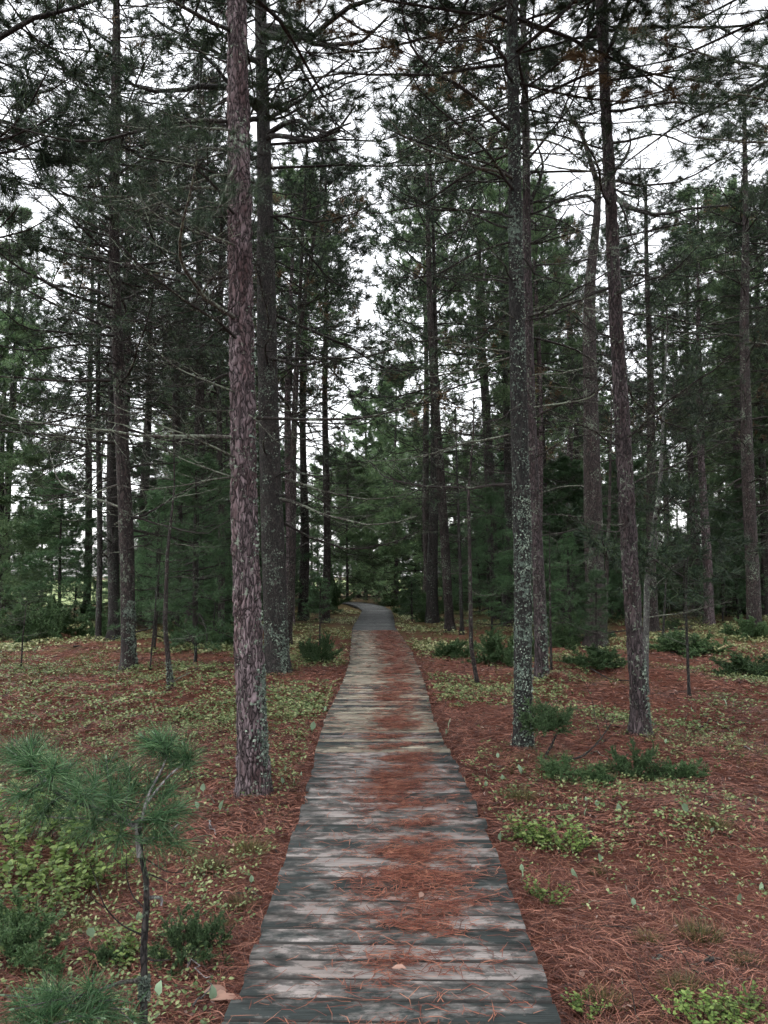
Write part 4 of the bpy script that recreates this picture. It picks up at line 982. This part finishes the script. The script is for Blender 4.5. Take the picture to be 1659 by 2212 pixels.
for k, (px, py, w, hs, lab) in enumerate([
    (395, 2075, 195, .95, 'bushy green juniper right beside the snapped white pine stem'),
    (25, 2080, 260, .95, 'dense juniper clump cut off by the western picture edge'),
    (235, 2085, 100, .9, 'small ragged juniper between the snapped pine and the picture edge'),
    (690, 1432, 105, 1.3, 'dark juniper bush at the foot of the brush-topped sapling'),
    (1205, 1685, 105, 1.0, 'low thin juniper in front of the mushroom-shaped one'),
    (1375, 1682, 135, 1.1, 'upright tufted juniper in front of the leaning scaly pine'),
    (1475, 1688, 120, .8, 'spreading juniper merging with the upright tufted one'),
    (1290, 1695, 95, .9, 'sparse flat juniper between thin low one and upright tufted one'),
    (1620, 1462, 160, .7, 'bright green juniper mat at the eastern picture edge'),
    (1465, 1412, 190, .6, 'wide flat juniper behind the bare upright sapling stem'),
    (1290, 1440, 150, .7, 'tangled juniper beneath the old crooked trunk'),
    (1150, 1255, 10, .1, ''),
    (1090, 1430, 170, .9, 'twiggy dark juniper behind the lichen covered trunk'),
    (985, 1420, 100, .9, 'dusky juniper by the thin crooked stem'),
    (420, 1392, 150, .9, 'dark juniper mound between reddish pine and slender trunk'),
    (110, 1370, 190, .9, 'broad juniper mound on the western side below the saplings'),
    (900, 1330, 130, 1.0, 'leafy juniper bank at the inside of the bend'),
    (820, 1272, 150, 1.2, 'dark juniper bank closing off the boardwalk'),
    (700, 1325, 130, 1.4, 'juniper thicket west of the boardwalk bend'),
    (560, 1330, 140, 1.2, 'juniper thicket behind the massive lichen trunk')]):
    if not lab: continue
    g = ground(px, py)
    me, rx = (JUN[k % 4], .3) if g[1] < 9.5 else (JUN_FAR[k % 3], .5)
    shrub(lab, px, py, w, k, me, rx, hs)
shrub('mushroom-shaped juniper on a bare bent stem beside the lichen covered trunk', 1182, 1640, 135, 2, JUN_STEM, .27, 1.0)
rs = np.random.default_rng(90)
cnt = 0
while cnt < 46:
    y = rs.uniform(17, 45); x = rs.uniform(-.52 * y, .52 * y)
    if abs(x - path_x(y)) < 1.35: continue
    if x > 1.5 and y < 30 and rs.random() < .6: continue
    o = obj('juniper', JUN_FAR[cnt % 3], None, loc=(x, y, float(gz(x, y)) - .02)); s = rs.uniform(.8, 2.0); o.scale = (s, s, s * rs.uniform(.7, 1.2)); o.rotation_euler = (0, 0, rs.uniform(0, 6))
    tag(o, 'dark green juniper mound on the shaded forest floor deeper in', 'shrub', 'distant juniper mounds'); cnt += 1

def leafy_mesh(seed, h, spread, n_st, leaves, ll, lw, mat, stem_mat, up=.9):
    """small leafy shrublet: stems with paired oval leaves"""
    r = np.random.default_rng(seed); mb = MB()
    P, D, U = [], [], []
    for k in range(n_st):
        az = r.uniform(0, 6.28); q = r.uniform(0, spread)
        c = curve(r, (math.cos(az) * q * .5, math.sin(az) * q * .5, -.01), (math.cos(az) * .5, math.sin(az) * .5, up), h * r.uniform(.5, 1.1), 5, .18, 0, 0)
        mb.tube(c, np.linspace(.0016, .0008, 6), 3, 1)
        for w in range(leaves):
            t = .35 + .65 * w / max(leaves - 1, 1); i = min(int(t * 5), 4); p = c[i] + (c[i + 1] - c[i]) * (t * 5 - i)
            a = r.uniform(0, 6.28); P.append(p); D.append((math.cos(a), math.sin(a), r.uniform(-.1, .6)))
    leaves_add(mb, r, np.array(P), np.array(D), ll, lw, 0)
    return mb.mesh('shrublet', [mat, stem_mat])
def leaves_add(mb, r, P, D, ll, lw, mat):
    D = D / np.linalg.norm(D, axis=1)[:, None]; n = len(P)
    up = np.array([0, 0, 1.0]) + r.normal(0, .35, (n, 3))
    s = np.cross(D, up); s /= np.linalg.norm(s, axis=1)[:, None]; nn = np.cross(s, D)
    L = ll * r.uniform(.7, 1.25, (n, 1)); W = lw * r.uniform(.8, 1.2, (n, 1))
    p0 = P; p1 = P + D * L * .33 + nn * L * .06; p2 = P + D * L * .7 + nn * L * .05; p3 = P + D * L
    e1 = s * W * .5; e2 = s * W * .42; f = nn * W * .14
    V = np.stack([p0, p1 - e1 + f, p1, p1 + e1 + f, p2 - e2 + f, p2, p2 + e2 + f, p3], 1).reshape(-1, 3)
    o = np.arange(n)[:, None] * 8; nb = mb.n
    mb.add(V, np.concatenate([np.concatenate([o + 1, o + 2, o + 5, o + 4], 1), np.concatenate([o + 2, o + 3, o + 6, o + 5], 1)]), mat)
    mb.f.append((np.concatenate([np.concatenate([o, o + 2, o + 1], 1), np.concatenate([o, o + 3, o + 2], 1), np.concatenate([o + 4, o + 5, o + 7], 1), np.concatenate([o + 5, o + 6, o + 7], 1)]).astype(np.int32) + nb, mat))

BLUE = [leafy_mesh(800 + k, .2, .16, 20, 13, .026, .015, M['blueberry'], M['bark_twig']) for k in range(4)]
for k, (px, py, w, lab) in enumerate([
    (40, 1800, 150, 'lime green berry bush at the western edge, under the needle plumes'), (100, 1850, 130, 'lime green berry bush beneath the long left bough of the snapped pine'), (190, 1815, 120, 'yellow green berry bush directly under the plumes'),
    (30, 1900, 120, 'yellow green berry bush at the western edge, lower of two'), (150, 1905, 110, 'bright berry bush over bare rust red litter'), (225, 1880, 90, 'small berry bush touching the thin dead twigs'),
    (250, 2055, 80, 'small yellowish berry bush by the foot of the snapped pine'), (60, 1960, 110, 'green berry bush above the western juniper clump'),
    (1150, 1800, 80, 'lime berry sprig at the boardwalk edge under the low junipers'), (1200, 1812, 85, 'lime berry sprig amid open needle carpet'), (1240, 1815, 60, 'tiny lime berry sprig on the open needle carpet'), (1180, 1925, 60, 'small yellow green sprig near the boardwalk edge'),
    (1520, 2195, 95, 'leafy lime sprig at the bottom edge of the needle carpet'), (1575, 2205, 80, 'pale lime sprig at the bottom edge near the corner'), (1270, 2170, 60, 'pale yellow sprig beside the boardwalk at the bottom'), (1620, 2180, 80, 'leafy sprig in the bottom corner of the needle carpet')]):
    g = ground(px, py + 25); s = 1.35 * w / F * g[1] / .26
    o = obj('berry_bush', BLUE[k % 4], None, loc=g); o.scale = (s, s, s * .85); o.rotation_euler = (0, 0, k * 1.1)
    tag(o, lab, 'shrub', 'berry bushes')

def grass_mesh(seed, n=150, h=.2, sp=.13):
    r = np.random.default_rng(seed); mb = MB()
    a = r.uniform(0, 6.28, n); q = sp * np.sqrt(r.uniform(0, 1, n)) * .6
    P = np.stack([np.cos(a) * q, np.sin(a) * q, np.full(n, -.01)], 1); D = np.stack([np.cos(a) * .35, np.sin(a) * .35, np.ones(n)], 1)
    mb.needles(P, D, 3, h, .0026, spread=.42, twoseg=True, r=r, fwd=(.7, 1.2))
    return mb.mesh('grass', [M['grass']])
GR = [grass_mesh(820 + k) for k in range(3)]
for k, (px, py, w, lab) in enumerate([
    (455, 1888, 110, 'olive grass tuft near the boardwalk, below the flaking pine'), (535, 1845, 100, 'olive brown grass tuft touching the boardwalk edge'), (520, 1965, 90, 'thin olive grass tuft at the boardwalk edge beside the juniper'),
    (480, 2010, 80, 'sparse brown grass tuft between juniper and boardwalk'), (1125, 1730, 90, 'straw tipped grass tuft in front of the low thin juniper'), (1290, 1890, 55, 'short green grass tuft amid open needle carpet'),
    (1510, 2035, 130, 'wide olive grass tuft low on the needle carpet'), (1540, 1790, 90, 'pale straw grass tuft at the eastern side'), (1400, 2040, 80, 'thin olive grass wisp left of the wide olive tuft'), (1310, 2175, 110, 'dark grass tuft at the bottom edge by the pale yellow sprig'),
    (1480, 2150, 120, 'broad mossy grass tuft near the bottom corner'), (165, 2020, 90, 'dark rosette of stiff grass left of the snapped pine'), (1610, 2090, 90, 'faint olive tuft at the eastern picture edge'), (400, 1845, 70, 'small dark grass tuft left of the olive one')]):
    if 'left of the wide' in lab: lab = 'thin olive grass wisp next to the wide olive tuft'
    if 'left of the snapped' in lab: lab = 'dark rosette of stiff grass standing off from the snapped pine stem'
    if 'left of the olive' in lab: lab = 'small dark grass tuft under the broken twigs of the snapped pine'
    g = ground(px, py); s = w / F * g[1] / .3
    o = obj('grass_tuft', GR[k % 3], None, loc=g); o.scale = (s, s, s * .75); o.rotation_euler = (0, 0, k); tag(o, lab, 'grass', 'grass tufts')

def one_leaf(seed, ll, lw, mat, upright):
    r = np.random.default_rng(seed); mb = MB()
    if upright:
        mb.tube(curve(r, (0, 0, -.01), (0, 0, 1), .05, 3, .1, 0, 0), [.0012] * 4, 3)
        leaves_add(mb, r, np.array([[0, 0, .03]]), np.array([[.25, .1, 1.0]]), ll, lw, 0)
    else:
        leaves_add(mb, r, np.array([[0, 0, .012]]), np.array([[1, 0, .08]]), ll, lw, 0)
        if seed % 2: leaves_add(mb, r, np.array([[.01, 0, .012]]), np.array([[.6, .7, .1]]), ll * .6, lw * .7, 0)
    return mb.mesh('leaf', [mat])
UP = [one_leaf(840 + k, .055, .03, M['upright'], True) for k in range(4)]
FL = [one_leaf(850 + k, .05, .024, M['deadleaf'], False) for k in range(4)]
ups = [(1075, 1632), (1140, 1632), (1127, 1668), (1085, 1678), (1058, 1672), (1053, 1693), (1010, 1685), (1247, 1733), (1270, 1725), (1288, 1738), (1264, 1758), (1335, 1752), (1115, 1835), (1367, 1955), (1483, 1755), (1082, 1815), (187, 1952), (430, 1745), (475, 1750), (440, 1708), (1130, 1880), (1125, 1895),
       (618, 1660), (632, 1690), (652, 1670), (607, 1690), (672, 1575), (700, 1530), (1535, 1795), (1637, 1735), (1295, 1860), (1250, 1895), (1410, 1560), (960, 1580), (970, 1570), (925, 1520), (1300, 1600), (1600, 1580), (1570, 1520), (1500, 1530), (1185, 1560), (1440, 1600), (1390, 1480), (1640, 1920), (1605, 1950), (345, 2160), (460, 2165), (300, 1990), (540, 1905), (205, 2030)]
for k, (px, py) in enumerate(ups):
    g = ground(px, py + 14); o = obj('leaf_sprout', UP[k % 4], None, loc=g); s = (1.15 if g[1] < 8 else 1.5) * rng.uniform(.8, 1.2); o.scale = (s, s, s); o.rotation_euler = (rng.normal(0, .2), rng.normal(0, .2), rng.uniform(0, 6.28))
    tag(o, 'single upright oval green leaf sprouting from the needle litter', 'plant', 'single leaf sprouts')
fls = [(435, 2165), (450, 2180), (380, 2195), (1180, 2050), (1275, 2085), (1200, 1830), (1460, 1885), (1430, 1900), (1350, 1885), (1380, 1725), (1640, 1885), (1600, 1865), (1460, 1692), (1305, 1920), (555, 1760), (545, 1740), (500, 1835), (490, 1825), (1250, 2015), (1330, 1995), (1155, 1848), (1500, 1740), (840, 2010), (1100, 1965), (905, 1950), (880, 2105), (985, 1755), (1590, 1700), (1280, 1740), (1390, 2010), (1250, 2120), (1465, 2110), (620, 1880), (1240, 1975), (1120, 1760), (1600, 2000), (1545, 1920), (1195, 2000)]
for k, (px, py) in enumerate(fls):
    g = ground(px, py); on = abs(g[0] - path_x(g[1])) < .6
    if on:
        d = ray(px, py); g = np.array([0, 0, CAM_Z]) + d * ((DECK_Z + .004 - CAM_Z) / d[2])
    o = obj('fallen_leaf', FL[k % 4], None, loc=g + [0, 0, .01]); s = rng.uniform(.6, 1.3) * (2.0 if k < 2 else 1.0); o.scale = (s, s, s); o.rotation_euler = (rng.normal(0, .15), rng.normal(0, .15), rng.uniform(0, 6.28))
    tag(o, 'dry pale pinkish leaf lying on the bare boards' if on else 'dry pale pinkish leaf lying on the rust red needle litter', 'leaf', 'fallen leaves on the boards' if on else 'fallen leaves on the litter')

# fallen sticks
def stick(label, pts, r0, mat='bark_twig', lift=.015, fork=True, name='fallen_branch'):
    P = [ground(*p) for p in pts]; base = P[0].copy(); P = np.array(P) - base; P[:, 2] += lift
    r = np.random.default_rng(int(pts[0][0] * 7 + pts[0][1])); n = 8
    t = np.linspace(0, len(P) - 1, n); c = np.stack([np.interp(t, np.arange(len(P)), P[:, k]) for k in range(3)], 1) + r.normal(0, .012, (n, 3))
    mb = MB(); mb.tube(c, np.linspace(r0, r0 * .5, n), 5)
    L = np.linalg.norm(c[-1] - c[0])
    if fork:
        for q in (2, 4, 5): mb.tube(curve(r, c[q], (c[q + 1] - c[q]) / (np.linalg.norm(c[q + 1] - c[q]) + 1e-6) + r.normal(0, .6, 3), L * .3, 4, .2, .1, 0), np.linspace(r0 * .5, r0 * .2, 5), 3)
    o = obj(name, mb.mesh(name, [M[mat]], True), None, loc=base); tag(o, label, 'branch', 'fallen sticks'); return o
stick('thin pale stick lying in shade beside the boardwalk at the bottom edge', [(408, 2100), (450, 2137)], .004, 'bare_wood', .05, False)
stick('curved bare twig poking up in the bottom corner by the boardwalk', [(420, 2205), (448, 2190), (452, 2140)], .004, 'bark_grey', .06, False)
stick('short dark chunk of branch lying by the boardwalk edge', [(512, 1928), (548, 1932)], .011, 'bark_dark', .015, False)
stick('lichened dark chunk of wood on the lower needle carpet', [(1415, 2083), (1455, 2070)], .014, 'bark_pale', .015, False)
stick('black charred lump of wood on the lower needle carpet', [(1512, 2096), (1535, 2088)], .022, 'bark_dark', .01, False)
stick('pale lichened stick stretched across the litter behind the junipers', [(1250, 1628), (1318, 1638)], .009, 'bark_pale')
stick('tangled black dead branch beside the mushroom-shaped juniper', [(1225, 1660), (1270, 1640), (1310, 1600), (1330, 1560)], .01, 'bark_dark', .08)
stick('arched dark stick on the open litter by the eastern side', [(1500, 1585), (1540, 1560), (1580, 1590)], .007, 'bark_dark', .04)
stick('long dark stick lying at the eastern picture edge', [(1570, 1560), (1655, 1575)], .008, 'bark_dark')
stick('white weathered stick on the litter at the eastern edge', [(1605, 1622), (1650, 1630)], .008, 'bare_wood', .015, False)
stick('dark stick lying across the western litter under the saplings', [(160, 1400), (230, 1385)], .02, 'bark_dark', .03)
stick('thin root like stick crossing in front of the flaking pine', [(400, 1700), (440, 1685), (500, 1690)], .006, 'bark_dark', .04)
stick('mossy lichened stick between flaking pine and boardwalk', [(570, 1775), (622, 1768)], .006, 'bark_pale', .02)
stick('pale knobbly stick standing on end in the red litter', [(457, 1790), (459, 1815)], .006, 'bare_wood', .05, False)
stick('short dark stick jutting from the litter by the boardwalk, close by the lime sprigs', [(1265, 1800), (1285, 1830)], .006, 'bark_dark', .04, False)
stick('curling dead branch under the old crooked trunk', [(1260, 1440), (1330, 1480), (1400, 1460)], .012, 'bark_dark', .05)
stick('broken branch lying beside the forked dead stem', [(375, 1480), (420, 1450), (455, 1440)], .01, 'bark_pale', .05)

# the little red heap of needles at the foot of the pink barked pine
def needle_heap(seed, px, py, w, label):
    r = np.random.default_rng(seed); g = ground(px, py); s = w / F * g[1] / 2
    n = 900; a = r.uniform(0, 6.28, n); q = np.sqrt(r.uniform(0, 1, n)); P = np.stack([np.cos(a) * q * s, np.sin(a) * q * s, (1 - q ** 2) * s * .55], 1)
    D = np.stack([np.cos(a + 1.2), np.sin(a + 1.2), r.normal(0, .2, n)], 1)
    mb = MB(); mb.needles(P, D, 2, .13, .006, spread=.5, r=r)
    o = obj('needle_heap', mb.mesh('needle_heap', [M['litter']]), None, loc=g); tag(o, label, 'needle heap')
needle_heap(5, 1205, 1470, 40, 'small mound of rust red needles at the foot of the pink barked pine')

# ------------------------------------------------------------------ stuff: litter, ground cover
def litter():
    r = np.random.default_rng(21)
    X, Y, W = [], [], []
    for (y0, y1, n, w) in ((2.2, 5, 62000, .0026), (5, 10, 80000, .0048), (10, 18, 50000, .009)):
        y = r.uniform(y0 ** .5, y1 ** .5, n) ** 2; x = r.uniform(-1, 1, n) * (.53 * y + .25)
        keep = np.abs(x - path_x(y)) > .60
        # left of the path is greener: thinner litter there in patches
        X.append(x[keep]); Y.append(y[keep]); W.append(np.full(keep.sum(), w))
    x = np.concatenate(X); y = np.concatenate(Y); w = np.concatenate(W)[:, None]
    n = len(x)
    swirl = 2.2 * np.sin(x * 1.9 + y * .8) + 1.6 * np.sin(y * 2.3 - x) + r.normal(0, .9, n)
    d = np.stack([np.cos(swirl), np.sin(swirl), r.normal(.02, .13, n)], 1)
    L = r.uniform(.07, .15, (n, 1))
    p = np.stack([x, y, gz(x, y) + .012 + r.uniform(0, .022, n)], 1)
    s = np.stack([-np.sin(swirl), np.cos(swirl), r.normal(0, .5, n)], 1); s /= np.linalg.norm(s, axis=1)[:, None]
    bend = s * L * r.normal(0, .10, (n, 1))
    a = p - d * L / 2; b = p + bend + [0, 0, .004]; c = p + d * L / 2
    V = np.stack([a - s * w / 2, a + s * w / 2, b + s * w / 2, b - s * w / 2, c], 1).reshape(-1, 3)
    o = np.arange(n)[:, None] * 5; mb = MB()
    mb.add(V, np.concatenate([o, o + 1, o + 2, o + 3], 1)); mb.f.append((np.concatenate([o + 3, o + 2, o + 4], 1).astype(np.int32), 0))
    return obj('pine_needle_litter', mb.mesh('pine_needle_litter', [M['litter']]))
tag(litter(), 'rust red carpet of fallen pine needles covering the forest floor', 'needle litter', kind='stuff')

def floor_twigs():
    r = np.random.default_rng(31); mb = MB(); n = 1500
    y = r.uniform(2.4 ** .5, 20 ** .5, n) ** 2; x = r.uniform(-1, 1, n) * (.54 * y + .3)
    k = np.abs(x - path_x(y)) > .68; x = x[k]; y = y[k]
    for a, b in zip(x, y):
        L = r.uniform(.04, .22); az = r.uniform(0, 6.28); p = (a, b, float(gz(a, b)) + .025)
        c = curve(r, p, (math.cos(az), math.sin(az), r.normal(.03, .12)), L, 3, .2, 0, 0)
        mb.tube(c, np.linspace(1, .6, 4) * r.uniform(.0012, .0035) * (1 if b < 8 else 1.8), 3, 0 if r.random() < .7 else 1)
    m = 2600
    y = r.uniform(2.4 ** .5, 18 ** .5, m) ** 2; x = r.uniform(-1, 1, m) * (.54 * y + .3); k = np.abs(x - path_x(y)) > .66; x = x[k]; y = y[k]; m = len(x)
    c = np.stack([x, y, gz(x, y) + .03], 1); nn = np.array([0, 0, 1.]) + r.normal(0, .35, (m, 3)); nn /= np.linalg.norm(nn, axis=1)[:, None]
    u = np.cross(nn, r.normal(size=(m, 3))); u /= np.linalg.norm(u, axis=1)[:, None]; w = np.cross(nn, u); an = np.arange(5) * 2 * PI / 5
    sz = (r.uniform(.004, .013, (m, 1)) * np.clip(y / 6, .8, 2)[:, None])[:, None]
    V = c[:, None] + sz * r.uniform(.5, 1.2, (m, 5, 1)) * (1.5 * np.cos(an)[None, :, None] * u[:, None] + .8 * np.sin(an)[None, :, None] * w[:, None])
    mb.add(V.reshape(-1, 3), np.arange(m * 5).reshape(-1, 5), 2)
    return obj('forest_debris', mb.mesh('forest_debris', [M['bark_twig'], M['bark_pale'], M['flake']]))
tag(floor_twigs(), 'bits of twig and bark flakes strewn over the needle carpet', 'forest debris', kind='stuff')

def deck_litter():
    r = np.random.default_rng(22)
    n = 330000
    y = r.uniform(1.6 ** .55, 21.6 ** .55, n) ** (1 / .55); u = r.uniform(-.62, .62, n)
    def nz(a, b): return np.sin(a * 3.1 + 2 * np.sin(b * 1.7)) * np.sin(b * 2.6 + 1.5 * np.sin(a * 2.2)) 
    band = np.interp(y, [1.6, 3, 4.5, 6, 8, 11, 14, 21], [.08, .10, .14, .10, .16, .18, .26, .28])
    wid = np.interp(y, [1.6, 3, 4, 6, 9, 14, 21], [.20, .20, .24, .23, .21, .24, .28])
    prob = np.exp(-((u - band) / wid) ** 2) * (.5 + .5 * nz(u * 1.3 + 4, y * 3.3)) * (.6 + .5 * nz(u * 3 + 9, y * 5.1))
    prob *= np.interp(y, [1.6, 3, 4.3, 5, 7, 12, 16, 21.6], [.3, .35, 1.0, 1.0, .85, .6, .9, 1.0])
    prob += .012
    keep = r.random(n) < prob * .85
    y = y[keep]; u = u[keep]; n = len(y)
    x = path_x(y) + u
    a0 = r.normal(0, .75, n) + np.where(r.random(n) < .5, 0, PI)
    d = np.stack([np.cos(a0), np.sin(a0), r.normal(0, .05, n)], 1); w = np.interp(y, [2, 5, 10, 20], [.003, .0044, .008, .015])[:, None]
    L = r.uniform(.05, .13, (n, 1)); p = np.stack([x, y, DECK_Z + .006 + r.uniform(0, .012, n)], 1)
    s = np.stack([-np.sin(a0), np.cos(a0), r.normal(0, .2, n)], 1); s /= np.linalg.norm(s, axis=1)[:, None]
    bend = s * L * r.normal(0, .1, (n, 1)); a = p - d * L / 2; c = p + d * L / 2; b = p + bend
    V = np.stack([a - s * w / 2, a + s * w / 2, b + s * w / 2, b - s * w / 2, c], 1).reshape(-1, 3)
    o = np.arange(n)[:, None] * 5; mb = MB(); mb.add(V, np.concatenate([o, o + 1, o + 2, o + 3], 1)); mb.f.append((np.concatenate([o + 3, o + 2, o + 4], 1).astype(np.int32), 0))
    return obj('needle_drift', mb.mesh('needle_drift', [M['litter_fresh']]))
tag(deck_litter(), 'drifts of rust red pine needles lying along the boards of the boardwalk', 'needle litter', kind='stuff')

def ground_cover():
    r = np.random.default_rng(23); mb = MB()
    def patch(x, y): return np.sin(x * 1.3 + .7 * np.sin(y * .9)) * np.sin(y * 1.1 + .8 * np.sin(x * .7) + 1) 
    P, D, S = [], [], []
    n = 42000
    y = r.uniform(2.4 ** .5, 34 ** .5, n) ** 2; x = r.uniform(-1, 1, n) * (.54 * y + .3)
    pr = np.where(x < 0, np.interp(y, [2.4, 4, 5.5, 8, 12, 20, 34], [.2, .5, 1.0, 1.5, 1.1, .9, .9]), np.interp(y, [2.4, 4, 5, 8, 11, 16, 34], [.12, .17, .3, .36, .8, .9, .9]))
    pr = pr * np.clip(.35 + 1.1 * patch(x, y) + .5 * patch(x * 2.7 + 3, y * 2.3) + r.normal(0, .15, n), .02, 1)
    pr = np.where((x < 0) & (y > 5.0) & (y < 12), np.maximum(pr, .42), pr); near_a = np.exp(-((x + 1.0) ** 2 + (y - 5.3) ** 2) / .8); pr = pr * (1 - .85 * near_a)
    keep = (np.abs(x - path_x(y)) > .72) & (r.random(n) < pr)
    x = x[keep]; y = y[keep]
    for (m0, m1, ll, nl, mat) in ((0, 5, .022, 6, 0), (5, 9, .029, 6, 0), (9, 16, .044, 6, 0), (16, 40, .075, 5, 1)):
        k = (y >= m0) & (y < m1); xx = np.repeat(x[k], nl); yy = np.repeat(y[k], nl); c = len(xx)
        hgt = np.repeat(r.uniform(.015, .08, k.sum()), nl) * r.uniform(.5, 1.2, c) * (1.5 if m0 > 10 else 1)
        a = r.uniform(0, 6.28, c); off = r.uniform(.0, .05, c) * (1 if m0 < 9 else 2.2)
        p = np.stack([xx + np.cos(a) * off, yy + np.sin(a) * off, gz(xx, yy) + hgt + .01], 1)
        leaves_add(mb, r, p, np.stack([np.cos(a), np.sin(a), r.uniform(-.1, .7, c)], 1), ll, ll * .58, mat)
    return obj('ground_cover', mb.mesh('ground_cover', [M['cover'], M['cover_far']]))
tag(ground_cover(), 'low pale green leafy ground cover scattered over the litter', 'ground cover', kind='stuff')

def floor_grass():
    r = np.random.default_rng(24); mb = MB(); n = 30000
    y = r.uniform(2.3 ** .5, 26 ** .5, n) ** 2; x = r.uniform(-1, 1, n) * (.54 * y + .3)
    pt = np.sin(x * 1.7 + 2) * np.sin(y * 1.4 + x) 
    keep = (np.abs(x - path_x(y)) > .7) & (r.random(n) < np.clip(pt * 1.1 - .1, .03, 1)); x = x[keep]; y = y[keep]
    P = np.stack([x, y, gz(x, y)], 1); D = np.tile([0, 0, 1.0], (len(x), 1)) + r.normal(0, .3, (len(x), 3))
    for m0, m1, w in ((0, 6, .0022), (6, 12, .004), (12, 40, .009)):
        k = (y >= m0) & (y < m1); mb.needles(P[k], D[k], 6, .11, w, spread=.5, r=r, fwd=(.6, 1.1))
    return obj('forest_grass', mb.mesh('forest_grass', [M['grass']]))
tag(floor_grass(), 'thin olive brown grass growing through the needle litter', 'grass', kind='stuff')

# ------------------------------------------------------------------ light, sky, camera
W = bpy.data.worlds.new('World'); S.world = W; W.use_nodes = True
W.cycles.sampling_method = 'NONE'
t = W.node_tree; t.nodes.clear()
sky = t.nodes.new('ShaderNodeTexSky'); sky.sky_type = 'NISHITA'; sky.sun_disc = False
EL, AZ = R(62), R(-110)
sky.sun_elevation = EL; sky.sun_rotation = AZ; sky.air_density = 1.0; sky.dust_density = 1.5; sky.ozone_density = 1.0
hs = t.nodes.new('ShaderNodeHueSaturation'); hs.inputs['Saturation'].default_value = .12      # overcast: the cloud takes the blue out
bg = t.nodes.new('ShaderNodeBackground'); bg.inputs[1].default_value = .15
wo = t.nodes.new('ShaderNodeOutputWorld')
t.links.new(sky.outputs[0], hs.inputs['Color']); t.links.new(hs.outputs[0], bg.inputs[0]); t.links.new(bg.outputs[0], wo.inputs[0])
sl = bpy.data.lights.new('sun', 'SUN'); sl.energy = 0.5; sl.angle = R(40); sl.color = (1, .97, .93)
so = bpy.data.objects.new('sun', sl); COL.objects.link(so)
dv = Vector((math.sin(AZ) * math.cos(EL), math.cos(AZ) * math.cos(EL), math.sin(EL)))
so.rotation_euler = (-dv).to_track_quat('-Z', 'Y').to_euler(); so.location = dv * 60

cd = bpy.data.cameras.new('camera'); co = bpy.data.objects.new('camera', cd); COL.objects.link(co)
cd.sensor_fit = 'VERTICAL'; cd.sensor_height = 24; cd.sensor_width = 18; cd.lens = 24 * F / 2212
cd.clip_start = .05; cd.clip_end = 1000
co.location = (0, 0, CAM_Z); co.rotation_euler = (PI / 2 + PITCH, 0, 0)
S.camera = co
S.view_settings.view_transform = 'Standard'; S.view_settings.look = 'None'; S.view_settings.exposure = 1.95; S.view_settings.gamma = 1
cy = S.cycles
cy.max_bounces = 4; cy.diffuse_bounces = 3; cy.glossy_bounces = 1; cy.transmission_bounces = 2; cy.transparent_max_bounces = 4
cy.caustics_reflective = False; cy.caustics_refractive = False
cy.use_denoising = True; cy.denoiser = 'OPENIMAGEDENOISE'; cy.denoising_input_passes = 'RGB_ALBEDO_NORMAL'; cy.denoising_prefilter = 'ACCURATE'
cy.use_adaptive_sampling = True; cy.adaptive_threshold = .03
print('objects', len(S.objects))
